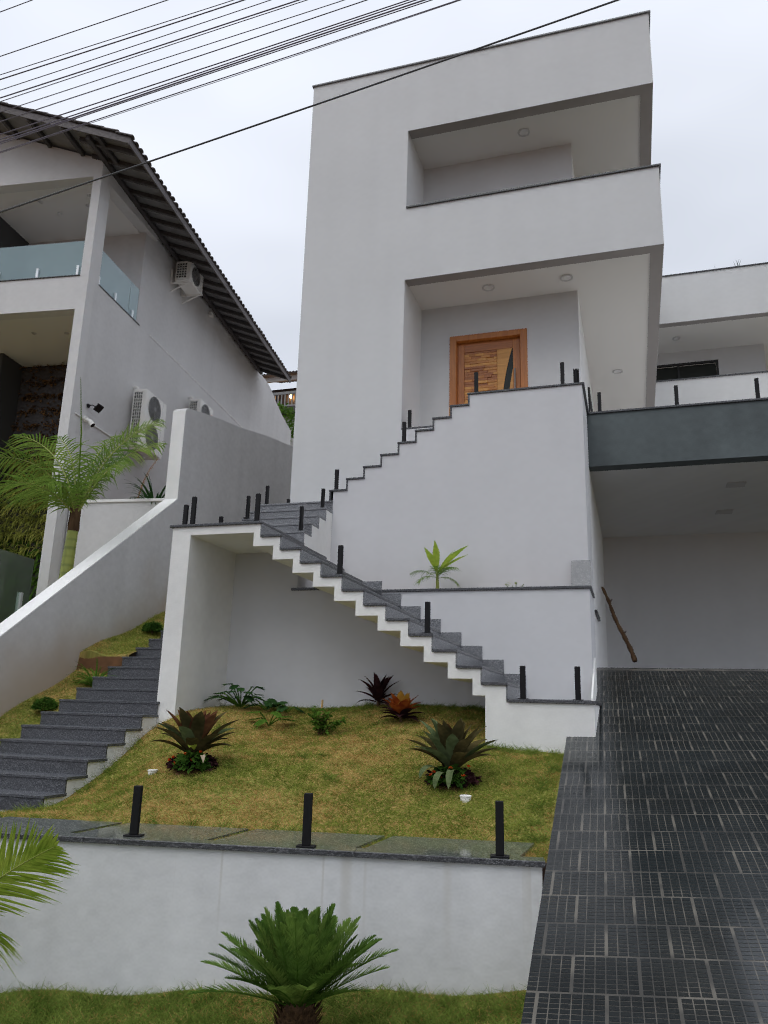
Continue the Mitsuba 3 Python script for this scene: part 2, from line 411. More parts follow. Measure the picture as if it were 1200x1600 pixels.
RW = 6.2
us, vs = np.linspace(0, RW, 24), np.linspace(-6.6, 4.4, 60)
top = np.array([[ramp_pt(u, v, -0.0011) for v in vs] for u in us]).reshape(-1, 3)
mm = grid_mesh(us, vs, lambda X, Y: X * 0); mm.vertices = top
put('driveway', mm, 'mortar', True, kind='structure', label='steep driveway of wet black tiles with recessed joints')
sk = []
for u in (0.0, RW):
    a = np.array([ramp_pt(u, v, -0.012) for v in vs]); b = a.copy(); b[:, 2] = -4.0
    q = np.vstack([a, b]); n = len(vs); i = np.arange(n - 1)
    sk.append(trimesh.Trimesh(q, np.vstack([np.stack([i, i + 1, i + n], 1), np.stack([i + 1, i + n + 1, i + n], 1)]), process=False))
put('driveway__side_wall', cat(sk), 'paint_trim')

PX, PY = 0.328, 0.330


def tile_mesh(c0, c1):
    """grooved tile, columns c0..c1 of six, eight rows of raised studs"""
    w, h, j = PX, PY, 0.0062
    cw, ch = (w - 2 * j) / 6, (h - 2 * j) / 8
    vs_, fs_ = [], []
    for a in range(c0, c1):
        for b in range(8):
            x0, x1 = j + a * cw + 0.0024, j + (a + 1) * cw - 0.0021
            y0, y1 = j + b * ch + 0.0027, j + (b + 1) * ch - 0.0027
            c = 0.0006; k = len(vs_) * 8
            vs_.append([(x0, y0, -0.014), (x1, y0, -0.014), (x1, y1, -0.014), (x0, y1, -0.014), (x0 + c, y0 + c, 0), (x1 - c, y0 + c, 0), (x1 - c, y1 - c, 0), (x0 + c, y1 - c, 0)])
            fs_ += [(k + 4, k + 5, k + 6), (k + 4, k + 6, k + 7)]
            for p, q in ((0, 1), (1, 2), (2, 3), (3, 0)):
                fs_ += [(k + p, k + q, k + q + 4), (k + p, k + q + 4, k + p + 4)]
    return trimesh.Trimesh(np.array(vs_).reshape(-1, 3), np.array(fs_), process=False)


TILES = {c: (tile_mesh(*c), mikit.ply(tile_mesh(*c), 'tile_black')) for c in ((0, 6), (2, 6), (5, 6))}
rest = []
for j in range(-19, 13):
    v0 = -0.257 + 0.165 - PY + PY * j - 0.0
    odd = j % 2 != 0
    starts = [0.055 + PX * i for i in range(-1, 19)] if odd else [0.215 + PX * i for i in range(-1, 19)]
    for u0 in starts:
        cols = (0, 6) if u0 >= 0 else ((5, 6) if odd else (2, 6))
        if u0 + PX > RW:
            continue
        o, px, py = ramp_pt(max(u0, -0.5), v0), ramp_pt(u0 + PX, v0), ramp_pt(u0, v0 + PY)
        ex, ey = (px - o) / PX, (py - o) / PY
        ez = np.cross(ex, ey); ez /= np.linalg.norm(ez)
        ez = ez + rng.normal(0, 0.0012, 3)
        M = np.eye(4); M[:3, 0], M[:3, 1], M[:3, 2], M[:3, 3] = ex, ey, ez, o + np.array([0, 0, 0.0004 + rng.normal(0, 0.0002)])
        c = o + (ex * PX + ey * PY) / 2
        if c[1] > 3.9 and c[0] < 0.19 * c[1] + 0.2:
            key, n = 'driveway__tile', 0
            while key in scene:
                n += 1; key = f'driveway__tile_{n:03d}'
            scene[key] = {**TILES[cols][1], 'to_world': T(M.tolist())}
        else:
            q = TILES[cols][0].copy(); q.apply_transform(M); rest.append(q)
put('driveway__tile_field', cat(rest), 'tile_black', kind='stuff')
put('garage_floor', bx(-0.5, 9, 12.9, 18.1, 0.45, 0.733), 'tile_black', kind='structure', label='dark garage floor behind the crest of the driveway')

# ---------------------------------------------------------------- retaining wall with granite coping


def rw_box(s0, s1, d0, d1, z0, z1, c=0.004):
    m = cbx(s0, s1, d0, d1, z0, z1, c)
    v = m.vertices; nrm = np.array([RWD[1], -RWD[0]]) * 1.0   # points to +y
    q = RW0 + v[:, :1] * RWD + v[:, 1:2] * nrm
    m.vertices = np.stack([q[:, 0], q[:, 1], v[:, 2]], 1); m.invert()
    return m


put('retaining_wall__wall', rw_box(0.02, 8.6, 0.03, 0.25, -3.0, -0.992), 'paint_retain')
tag('retaining_wall', 'low white plastered retaining wall capped with speckled granite along the verge', 'wall')
for a, b in ((0.0, 1.30), (1.302, 3.30), (3.302, 5.6), (5.602, 8.6)):
    put('retaining_wall__coping', rw_box(a, b, 0.012, 0.16, -0.991, -0.956, 0.002), 'granite_wet')
    put('retaining_wall__coping_edge', rw_box(a, b, -0.002, 0.0115, -0.993, -0.957, 0.003), 'granite_edge')


def rw_slab(a, b):
    q = []
    for s_, d in ((a, 0.1605), (b, 0.1605), (b - 0.13, 0.79), (a - 0.13, 0.79)):
        p = RW0 + RWD * s_ + np.array([RWD[1], -RWD[0]]) * d
        q.append((p[0], p[1]))
    m = trimesh.creation.extrude_polygon(Polygon(q), 0.033, engine='earcut'); m.apply_translation([0, 0, -0.99])
    return m


for a, b in ((0.165, 1.255), (1.325, 2.365), (2.435, 3.445), (3.515, 4.53), (4.60, 5.64), (5.71, 7.2)):
    put('retaining_wall__slab', rw_slab(a, b), 'granite_wet')
put('retaining_wall__slab_bed', rw_box(0.1, 8.0, 0.255, 0.80, -1.25, -0.993), 'soil')


def post(x, y, z, h, label, w=0.058, d=0.045, group='black railing posts', rot=0.0, plate=0.11):
    n, key = 0, 'railing_post'
    while key in labels:
        n += 1; key = f'railing_post_{n:03d}'
    labels[key] = {'label': label, 'category': 'post', 'group': group}
    for part, m in (('post', cat([cbx(-w / 2, w / 2, -d / 2, -0.006, 0.012, h), cbx(-w / 2, w / 2, 0.006, d / 2, 0.012, h), cbx(-w / 2 + 0.006, w / 2 - 0.006, -0.007, 0.007, 0.012, h - 0.012)])),
                    ('base_plate', cbx(-plate / 2, plate / 2, -0.045, 0.045, 0.0005, 0.013, 0.002))):
        m.apply_transform(trimesh.transformations.rotation_matrix(rot, [0, 0, 1])); m.apply_translation([x, y, z])
        put(f'{key}__{part}', m, 'black_metal')


RROT = math.atan2(RWD[1], RWD[0])
post(-3.6, 5.405, -0.956, 0.356, 'black post on the granite coping of the front wall, nearest the grey side steps', group='posts on the front wall coping', rot=RROT, plate=0.13)
post(-2.28, 5.55, -0.956, 0.362, 'middle black post on the granite coping of the front wall, above the cycad', group='posts on the front wall coping', rot=RROT, plate=0.13)
post(-0.94, 5.775, -0.956, 0.365, 'black post at the driveway end of the front wall coping', group='posts on the front wall coping', rot=RROT, plate=0.13)

# ---------------------------------------------------------------- sloping lawn
from scipy.interpolate import RBFInterpolator
LP = np.array([(-5.70, 6.05, -1.00), (-5.68, 6.73, -1.07), (-5.68, 6.98, -1.05), (-5.68, 7.30, -0.96), (-5.68, 7.69, -0.82), (-5.68, 8.23, -0.56), (-5.68, 8.83, -0.26),
               (-4.6, 5.95, -0.985), (-3.0, 6.24, -0.985), (-1.8, 6.44, -0.985), (-0.72, 6.62, -0.985), (-0.66, 5.95, -0.99), (-0.70, 7.2, -0.72), (-0.72, 8.0, -0.52), (-0.75, 8.8, -0.395), (-1.57, 8.8, -0.345),
               (-5.45, 8.8, -0.14), (-5.45, 10.35, 0.0), (-4.0, 10.35, 0.07), (-2.4, 10.35, 0.12), (-1.6, 10.35, 0.13), (-2.65, 9.2, -0.14), (-3.15, 9.9, 0.03), (-1.68, 7.6, -0.655), (-4.2, 7.13, -0.634),
               (-3.66, 9.1, -0.345 + 0.04), (-4.4, 9.4, -0.13), (-2.9, 8.0, -0.50)])
_rbf = RBFInterpolator(LP[:, :2], LP[:, 2], kernel='thin_plate_spline', smoothing=0.02)


def lawn_z(x, y):
    x, y = np.broadcast_arrays(np.asarray(x, float), np.asarray(y, float))
    q = np.stack([x.ravel(), y.ravel()], 1)
    return (_rbf(q) + 0.025 * (meshkit.fbm(np.stack([q[:, 0] * 4, q[:, 1] * 4, q[:, 0] * 0], 1), 3) - 0.5)).reshape(x.shape)


def lawn_front(x):
    return rw_y(x) + 0.80


def lawn_mesh():
    m = grid_mesh(np.linspace(-5.70, -0.68, 90), np.linspace(0, 1, 80), lambda X, Y: X * 0)
    v = m.vertices.copy(); y0 = lawn_front(v[:, 0]); y = y0 + (10.36 - y0) * v[:, 1]
    m.vertices = np.stack([v[:, 0], y, lawn_z(v[:, 0], y)], 1)
    return m


put('lawn', lawn_mesh(), 'turf_soil', True, kind='structure', label='sloping lawn bank between the retaining wall and the stairs')


def blades(x, y, z, r, lo, hi, w=0.0035):
    m = len(x)
    P = arch(np.stack([x, y, z - 0.004], 1), r.uniform(0, 2 * np.pi, m), r.uniform(0.25, 1.2, m), r.uniform(0.1, 1.0, m), r.uniform(lo, hi, m), 3)
    return ribbons(P, np.array([1.0, 0.8, 0.12])[None] * (w * r.uniform(0.7, 1.4, m))[:, None], r.normal(0, 1, (m, 3)) * [1, 1, 0.1])


r = np.random.default_rng(1)
N = 200000
x = r.uniform(-5.66, -0.70, N); y = lawn_front(x) + (10.33 - lawn_front(x)) * r.uniform(0, 1, N)
ok = ~((x > -1.60) & (y > 8.78)) & ~((x < -5.42) & (y > 8.78))
gap = np.concatenate([r.uniform(a, b, 1500) for a, b in ((1.258, 1.322), (2.368, 2.432), (3.448, 3.512))])
gd = r.uniform(0.17, 0.8, len(gap))
gq = RW0 + (gap - 0.13 * (gd - 0.16) / 0.63)[:, None] * RWD + gd[:, None] * np.array([RWD[1], -RWD[0]])
se = r.uniform(-0.08, 0.12, 2500); sd = r.uniform(0.17, 0.85, 2500); sq = RW0 + se[:, None] * RWD + sd[:, None] * np.array([RWD[1], -RWD[0]])
xx = np.concatenate([x[ok], gq[:, 0], sq[:, 0]]); yy = np.concatenate([y[ok], gq[:, 1], sq[:, 1]])
zz = np.concatenate([lawn_z(x[ok], y[ok]), np.full(len(gq), -0.99), np.full(len(sq), -0.99)])


def straw_share(x, y, dry=0.0):
    q = np.stack([x, y, 0 * x], 1)
    return np.clip(0.44 + dry + 1.5 * (meshkit.fbm(q * 1.1 + 5, 3) - 0.5) + 1.1 * (meshkit.fbm(q * 6, 2, 9) - 0.5), 0.08, 0.85)


st = r.uniform(0, 1, len(xx)) < straw_share(xx, yy)
put('lawn_grass', blades(xx[~st], yy[~st], zz[~st], r, 0.022, 0.06, 0.0046), 'blade_green', kind='stuff', label='short turf mottled green and straw brown on the sloping bank', cat='grass')
put('lawn_grass__dry_blades', blades(xx[st], yy[st], zz[st], r, 0.020, 0.05, 0.0042), 'blade_straw', kind='stuff')
rt = np.random.default_rng(17)
tx, ty = [], []
for _ in range(150):      # longer tufts and weeds, mostly along walls and edges
    k_ = rt.uniform()
    if k_ < 0.30: cx_, cy_ = rt.uniform(-5.3, -1.7), rt.uniform(9.88, 10.0)
    elif k_ < 0.42: cx_, cy_ = rt.uniform(-5.62, -5.5), rt.uniform(6.4, 8.7)
    elif k_ < 0.56: cx_, cy_ = rt.uniform(-1.58, -0.75), rt.uniform(8.66, 8.76)
    elif k_ < 0.68: cx_, cy_ = rt.uniform(-0.86, -0.76), rt.uniform(6.6, 8.6)
    elif k_ < 0.80: cx_ = rt.uniform(-5.3, -0.9); cy_ = lawn_front(cx_) + rt.uniform(0.02, 0.08)
    else: cx_, cy_ = rt.uniform(-5.3, -0.9), rt.uniform(6.9, 9.6)
    n_ = rt.integers(14, 40); tx.append(cx_ + rt.normal(0, 0.022, n_)); ty.append(cy_ + rt.normal(0, 0.022, n_))
tx, ty = np.clip(np.concatenate(tx), -5.67, -0.72), np.minimum(np.concatenate(ty), 10.03)
put('lawn_grass__tufts', blades(tx, ty, lawn_z(tx, ty), rt, 0.06, 0.14, 0.005), 'blade_verge', kind='stuff')
N = 90000
x = r.uniform(-5.2, -0.60, N); y = rw_y(x) - 0.0 - r.uniform(0, 1, N) ** 0.8 * 1.9
st = r.uniform(0, 1, N) < straw_share(x, y, -0.22)
put('verge_grass__dry_blades', blades(x[st], y[st], verge_z(x, y)[st], r, 0.03, 0.08, 0.004), 'blade_straw', kind='stuff')
put('verge_grass', blades(x[~st], y[~st], verge_z(x, y)[~st], r, 0.035, 0.12, 0.0042), 'blade_verge', kind='stuff', label='rough green grass at the foot of the white retaining wall', cat='grass')

# ---------------------------------------------------------------- front staircase
z0, rise, run, X0 = 2.29, 0.178, 0.2815, -4.426
XK = [X0 + run * k for k in range(12)]; ZK = [z0 - rise * k for k in range(13)]
g = 0.035
up = [(-5.72, ZK[0] - g)]
for k in range(12):
    up += [(XK[k] - 0.02, ZK[k] - g), (XK[k] - 0.02, ZK[k + 1] - g)]
up += [(-0.42, ZK[12] - g), (-0.42, -1.2), (-1.58, -1.2), (-1.58, ZK[11] - 0.145)]
for k in range(10, -1, -1):
    up += [(XK[k] - 0.11, ZK[k + 1] - 0.145), (XK[k] - 0.11, (ZK[k] - 0.145) if k else 2.147)]
up += [(-5.45, 2.147), (-5.45, -1.4), (-5.72, -1.4)]
YB, YC, YD, YE = 8.8, 10.35, 11.25, 12.52
tag('front_staircase', 'white concrete staircase with dark granite treads climbing from the driveway to the landing', 'staircase')
put('front_staircase__flight', prismY(up, YB, YC), 'paint_trim')
put('front_staircase__landing_slab', cbx(-5.76, X0, YB - 0.03, 10.17, z0 - g, z0, 0.005), 'granite_edge')
for k in range(12):
    x1 = XK[k + 1] if k < 11 else -0.40
    put('front_staircase__tread', cbx(XK[k] + 0.001, x1 + 0.0, YB - 0.025, YC, ZK[k + 1] - g, ZK[k + 1], 0.004), 'granite_edge')
    put('front_staircase__riser', bx(XK[k] - 0.02, XK[k], YB - 0.004, YC, ZK[k + 1] + 0.0005, ZK[k] - g - 0.0005), 'granite')
for k in range(12):
    x1 = XK[k + 1] if k < 11 else -0.51
    h_ = 0.165 if k < 11 else 0.035
    if k > 2:
        put('front_staircase__skirting', bx(XK[k] + 0.0005, x1 - 0.001, YC - 0.018, YC - 0.0003, ZK[k + 1] + 0.0005, ZK[k + 1] + h_), 'granite')
# second flight, away from the street
Y2 = [10.17 + 0.2675 * j for j in range(5)]; R2 = 0.1832; Z2 = [z0 + R2 * (j + 1) for j in range(5)]
pl = [(10.19, z0 - g + 0.0005)]
for j in range(5):
    pl += [(Y2[j] + 0.02, Z2[j] - 0.03), ((Y2[j + 1] + 0.02) if j < 4 else YE, Z2[j] - 0.03)]
pl += [(YE, -1.0), (YC + 0.21, -1.0), (YC + 0.21, 2.1475), (YC + 0.0005, 2.1475), (YC + 0.0005, z0 - g + 0.0005)]
put('front_staircase__second_flight', prismX(pl, -5.74, -4.449), 'paint_trim')
for j in range(5):
    put('front_staircase__tread', cbx(-5.745, -4.442, Y2[j] - 0.012, (Y2[j + 1] + 0.0195) if j < 4 else YE, Z2[j] - 0.03, Z2[j], 0.004), 'granite')
    put('front_staircase__riser', bx(-5.742, -4.445, Y2[j], Y2[j] + 0.0195, (Z2[j - 1] if j else z0) + 0.0005, Z2[j] - 0.0305), 'granite')
# third flight along the white wall, up to the door
X3 = [-4.51 + 0.28 * k for k in range(9)]; Z3 = [3.386 + 0.18 * k for k in range(9)]
pd = [(-4.4485, -1.0), (-4.4485, Z2[4] - 0.03)] if False else [(-4.448, -1.0)]
pd += [(-4.448, Z3[0] - 0.031)]
for k in range(1, 9):
    pd += [(X3[k] + 0.026, Z3[k - 1] - 0.031), (X3[k] + 0.026, Z3[k] - 0.031)]
pd += [(-0.545, Z3[8] - 0.031), (-0.545, -1.0)]
put('front_staircase__landing_wall', prismY(pd, YD, YE), 'paint_lot')
for k in range(9):
    x1 = X3[k + 1] if k < 8 else -0.535
    put('front_staircase__tread', cbx(X3[k] - 0.006, x1 + 0.026, YD - 0.022, YE - 0.002, Z3[k] - 0.03, Z3[k], 0.003), 'granite_edge')
    put('front_staircase__riser', bx(X3[k], X3[k] + 0.026, YD - 0.012, YE - 0.004, (Z3[k - 1] if k else Z2[4]) + 0.0004, Z3[k] - 0.0305), 'granite_edge')
put('front_staircase__top_coping', cbx(-0.56, -0.52, YD + 0.01, YE - 0.04, Z3[8] - 0.028, Z3[8] + 0.004, 0.003), 'granite_edge')
nw = [(-5.45, -1.2), (-5.45, 2.1465), (-4.449, 2.1465), (-4.449, 1.588), (-3.45, 1.588)] + [q for k in range(4, 11) for q in ((XK[k - 1] - 0.05, ZK[k] - 0.10), (XK[k] - 0.05, ZK[k] - 0.10))] + [(-1.59, ZK[11] - 0.10), (-1.59, -1.2)]
put('front_staircase__back_wall', prismY(nw, 10.05, YC - 0.0005), 'paint_lot')
put('front_staircase__back_wall', bx(-5.45, -4.449, YC, YC + 0.2, -1.2, 2.147), 'paint_lot')
put('front_staircase__ledge_coping', cbx(-4.53, -3.5, 10.02, YC - 0.03, 1.589, 1.624, 0.004), 'granite_edge')

B = ZK[12]
post(-5.615, 8.9, z0, 0.30, 'shorter post of the close pair at the outer corner of the first landing', group='stair railing posts')
post(-5.50, 8.9, z0, 0.405, 'taller post of the close pair at the outer corner of the first landing', group='stair railing posts')
post(-4.56, 8.9, z0, 0.395, 'black post where the first landing meets the descending flight', group='stair railing posts')
post(-3.37, 8.86, ZK[4], 0.37, 'black post on the lower flight above the niche', group='stair railing posts')
post(-2.26, 8.86, ZK[8], 0.37, 'black post on the lower flight in front of the planter wall', group='stair railing posts')
post(-1.175, 8.87, B, 0.36, 'black post at the bottom step, beside the last granite riser', group='stair railing posts')
post(-0.588, 8.87, B, 0.36, 'black post at the foot of the stairs, closest to the driveway', group='stair railing posts')
SR = math.pi / 2
post(-4.55, 10.29, Z2[0], 0.40, 'black post on the lowest step of the short second flight', group='stair railing posts', rot=SR)
post(-4.55, 11.08, Z2[3], 0.34, 'black post on an upper step of the short second flight beside the white wall', group='stair railing posts', rot=SR)
post(-5.66, 9.92, z0, 0.39, 'short visible black post tip behind the first landing slab', group='stair railing posts', rot=SR)
post(-5.66, 10.72, Z2[2], 0.37, 'black post on the far side of the second flight, two steps up', group='stair railing posts', rot=SR)
post(-5.66, 11.36, Z2[4], 0.35, 'black post at the head of the second flight beside the grey boundary wall', group='stair railing posts', rot=SR)
post(-5.66, 12.2, Z2[4], 0.345, 'black post tip just above the granite beside the tower foot', group='stair railing posts', rot=SR)
post(-4.43, 11.33, Z3[0], 0.36, 'black post on the first stepped coping of the big white wall', group='stair railing posts')
post(-3.315, 11.33, Z3[4], 0.36, 'black post midway up the stepped coping of the big white wall', group='stair railing posts')
post(-2.155, 11.33, Z3[8], 0.37, 'black post on the top coping in front of the wooden door', group='stair railing posts')
post(-0.83, 11.33, Z3[8], 0.39, 'black post on the top coping near the end of the white wall', group='stair railing posts')
post(-0.665, 11.65, Z3[8], 0.41, 'first of two thin black posts at the end corner of the top landing', w=0.03, group='stair railing posts', rot=SR)
post(-0.625, 11.68, Z3[8], 0.42, 'second of two thin black posts at the end corner of the top landing', w=0.03, group='stair railing posts', rot=SR)
post(-3.59, 12.60, 4.831, 0.35, 'black post on the porch sill by the tower corner', group='stair railing posts')
post(-0.34, 12.62, 4.831, 0.375, 'black post on the dark beam nearest the big white wall', group='posts on the dark garage beam')
post(0.857, 12.62, 4.831, 0.375, 'black post on the dark beam below the blind window', group='posts on the dark garage beam')
post(2.045, 12.62, 4.831, 0.375, 'black post on the dark beam at the far end of the terrace', group='posts on the dark garage beam')

# ---------------------------------------------------------------- planter along the stairs
tag('planter', 'long white planter wall with dark granite coping between the two stair flights', 'planter')
put('planter__wall', cat([bx(-4.448, -0.50, YC + 0.001, YC + 0.14, -1.0, 1.588), bx(-0.64, -0.50, YC + 0.1405, YD - 0.001, -1.0, 1.588)]), 'paint_lot')
for a, b in ((-4.52, -2.5), (-2.499, -0.475)):
    put('planter__coping', cbx(a, b, YC - 0.025, YC + 0.16, 1.589, 1.624, 0.004), 'granite_edge')
put('planter__coping', cbx(-0.66, -0.475, YC + 0.1605, YD - 0.001, 1.589, 1.624, 0.004), 'granite_edge')
put('planter__soil', bx(-4.448, -0.641, YC + 0.141, YD - 0.001, 1.3, 1.54), 'soil')
m = cbx(-0.13, 0.13, -0.01, 0.01, 0, 0.52, 0.002); m.apply_transform(trimesh.transformations.rotation_matrix(-0.33, [1, 0, 0])); m.apply_translation([-0.645, 11.05, 1.63])
put('loose_granite_slab', m, 'granite', label='loose grey granite slab leaning on the white wall at the end of the planter', cat='stone slab')
put('planter__skirting', prismX([(9.75, 0.0), (9.75, 0.20), (10.80, 0.74), (10.95, 0.74), (10.95, 0.2)], -0.499, -0.478), 'paint_trim')

# ---------------------------------------------------------------- the house
tag('modern_house', 'pale grey cubic house with corner balconies, wooden front door and open garage', 'house')
XL, XR, ZT = -5.78, 0.82, 12.51
front = unary_union([sbox(XL, -1.0, -3.72, ZT), sbox(-3.72, 10.99, XR, ZT), sbox(-3.72, 7.74, XR, 9.25)])
put('modern_house__facade', prismY(front, YE, YE + 0.24), 'paint_tower')
put('modern_house__tower_wall', bx(XL, -3.72, YE + 0.24, 22, -1, 12.35), 'paint_tower')
put('modern_house__roof_band', bx(0.60, XR, YE + 0.24, 22.0, 10.99, ZT), 'paint_tower')
put('modern_house__roof_slab', bx(-3.72, 0.60, YE + 0.24, 22.0, 11.03, 12.3), 'paint_ceiling')
put('modern_house__parapet', bx(0.60, XR, YE + 0.24, 22.0, 7.74, 9.25), 'paint_tower')
put('modern_house__balcony_slab', bx(-3.72, 0.60, YE + 0.24, 22.0, 7.775, 8.1), 'paint_ceiling')
# thin grey-brown plates under the beams, darker than the ceilings between them
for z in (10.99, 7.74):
    put('modern_house__beam_underside', cat([bx(-3.715, XR - 0.003, YE + 0.003, YE + 0.237, z - 0.004, z - 0.0005), bx(0.602, XR - 0.003, YE + 0.2372, 21.98, z - 0.004, z - 0.0005)]), 'dark_beam_underside')
put('modern_house__beam_underside', bx(XR + 0.01, 12, 22.003, 22.237, 11.012, 11.0195), 'dark_beam_underside')
put('modern_house__roof_coping', cat([cbx(XL - 0.03, XR + 0.035, YE - 0.035, YE + 0.27, ZT + 0.0005, ZT + 0.035), cbx(XR - 0.22, XR + 0.035, YE + 0.2702, 22, ZT + 0.0005, ZT + 0.035), cbx(XL - 0.03, XL + 0.22, YE + 0.2702, 22, 12.3505, ZT + 0.034)]), 'granite')
put('modern_house__balcony_coping', cat([cbx(-3.719, XR + 0.035, YE - 0.035, YE + 0.27, 9.2505, 9.285), cbx(XR - 0.25, XR + 0.035, YE + 0.2702, 22, 9.2505, 9.285)]), 'granite_edge')
put('modern_house__upper_room_wall', cat([bx(-3.72, -0.70, 13.76, 13.96, 8.1, 11.03), bx(-0.90, -0.70, 13.9602, 22.0, 8.1, 11.03)]), 'paint_tower')
porch = sbox(-3.72, 4.79, -0.68, 7.775).difference(sbox(-3.115, 4.0, -1.66, 7.095))
put('modern_house__porch_wall', cat([prismY(porch, 13.76, 13.96), bx(-0.90, -0.68, 13.9602, 22.0, 4.79, 7.775)]), 'paint_tower')
put('modern_house__terrace_floor', bx(-3.72, 9.0, YE + 0.30, 22.0, 4.2, 4.79), 'paint_ceiling')
put('modern_house__porch_sill', cbx(-3.719, -0.57, YE - 0.001, YE + 0.2995, 4.795, 4.831), 'granite_edge')
put('modern_house__porch_front', bx(-3.72, -0.57, YE + 0.001, YE + 0.299, 2.0, 4.794), 'paint_lot')
put('modern_house__side_frame', cat([bx(-0.6795, -0.64, 16.6, 16.68, 4.79, 7.0), bx(-0.6795, -0.64, 18.3, 18.38, 4.79, 7.0), bx(-0.6795, -0.64, 16.68, 18.3, 6.92, 7.0)]), 'black_frame')
put('modern_house__beam', bx(-0.5445, 9.0, YE, YE + 0.28, 3.90, 4.794), 'paint_beam')
put('modern_house__beam_coping', cbx(-0.57, 9.0, YE - 0.03, YE + 0.2995, 4.795, 4.829, 0.004), 'granite_edge')
put('modern_house__garage_ceiling', bx(-0.5445, 9.0, YE + 0.281, 18.1, 3.93, 4.19), 'paint_garage')
put('modern_house__garage_wall', cat([bx(-0.80, -0.5445, YE + 0.001, 18.1, -1, 3.929), bx(-0.80, 9.2, 18.1, 18.3, -1, 4.19)]), 'paint_garage')
put('modern_house__garage_column', cat([bx(8.7, 9.0, YE + 0.29, YE + 0.6, 0.2, 3.9295)]), 'paint_tower')
put('side_yard', bx(6.3, 60, 6.0, 60, -3.9, 0.5), 'verge_soil', kind='structure', label='level yard beside the open garage')
for x_, y_ in ((1.82, 14.16), (1.82, 16.1)):
    put('modern_house__ceiling_lamp', cat([bx(x_ - 0.15, x_ + 0.15, y_ - 0.15, y_ + 0.15, 3.915, 3.9295)]), 'ring_grey')
put('modern_house__wall_ledge', bx(-0.5440, -0.505, 12.6, 13.8, 1.55, 1.60), 'black_frame')
# wing behind the terrace
put('modern_house__wing_wall', cat([bx(XR, 12, 22.0, 22.24, 11.02, 12.51), bx(XR, 12, 22.0, 22.2, -1, 9.23)]), 'paint_tower')
put('modern_house__wing_ceiling', bx(-0.9, 12, 22.2405, 27, 11.05, 11.3), 'paint_ceiling')
put('modern_house__wing_coping', cat([cbx(XR - 0.2, 12, 21.965, 22.27, 12.5105, 12.545), cbx(XR, 12, 21.965, 22.23, 9.2305, 9.265)]), 'granite_edge')
wing = sbox(-0.9, 8.0, 4.2, 11.05).difference(sbox(0.6, 9.0, 2.90, 10.68))
put('modern_house__wing_back_wall', cat([prismY(wing, 24.1, 24.3), bx(4.0, 4.2, 24.3002, 27.0, 8.0, 11.05)]), 'paint_tower')
wf = 'modern_house__blind_window'
put(wf, cat([bx(0.601, 0.66, 24.12, 24.2, 9.0, 10.68), bx(2.84, 2.899, 24.12, 24.2, 9.0, 10.68), bx(0.66, 2.84, 24.12, 24.2, 10.62, 10.679), bx(0.66, 2.84, 24.12, 24.2, 9.0, 9.06), bx(1.72, 1.78, 24.12, 24.2, 9.06, 10.62)]), 'black_frame')
put(wf + '__pane', bx(0.66, 2.84, 24.23, 24.24, 9.0, 10.62), 'door_glass')
for i in range(14):
    put(wf + '__slat', bx(0.67, 2.83, 24.205, 24.225, 9.1 + i * 0.075, 9.14 + i * 0.075), 'grey_metal')
put('modern_house__house_body', bx(-5.7, 12, 22.25, 26.9, -1, 8.0), 'paint_tower')

for p, n_ in (((-2.282, 13.23, 7.774), 'd'), ((-0.845, 13.245, 7.774), 'd'), ((-0.04, 17.66, 7.774), 'd'), ((-1.56, 13.2, 11.029), 'd'), ((1.68, 23.1, 11.049), 'd')):
    k = put('modern_house__downlight', ring((p[0], p[1], p[2] - 0.008), [0, 0, 1], 0.088, 0.118, 0.016), 'ring_grey', 30)
    put(k + '__lens', disc((p[0], p[1], p[2] - 0.001), [0, 0, -1], 0.0875, 0.008), 'light_lens')

# front door
D = 'modern_house__front_door'
put(D, cat([cbx(-3.135, -3.005, 13.735, 13.90, 4.79, 7.11, 0.006), cbx(-1.77, -1.64, 13.735, 13.90, 4.79, 7.11, 0.006), cbx(-3.0048, -1.7702, 13.735, 13.90, 6.995, 7.11, 0.006)]), 'wood_frame')
labels[D] = {'label': 'wide wooden front door with stacked wood relief and a curved dark glass strip'}
put(D + '__jamb', cat([bx(-3.004, -2.985, 13.86, 13.94, 4.79, 6.99), bx(-1.79, -1.771, 13.86, 13.94, 4.79, 6.99), bx(-2.985, -1.79, 13.86, 13.94, 6.97, 6.99)]), 'wood_frame')
put(D + '__stile', cbx(-2.984, -2.865, 13.845, 13.90, 4.80, 6.965, 0.003), 'wood_frame')
put(D + '__stile', cbx(-1.925, -1.792, 13.845, 13.90, 4.80, 6.965, 0.003), 'wood_frame')
put(D + '__top_rail', cbx(-2.864, -1.926, 13.847, 13.90, 6.79, 6.965, 0.003), 'wood_rail')
put(D + '__backing', bx(-2.864, -1.926, 13.88, 13.92, 4.80, 6.789), 'wood_rail')
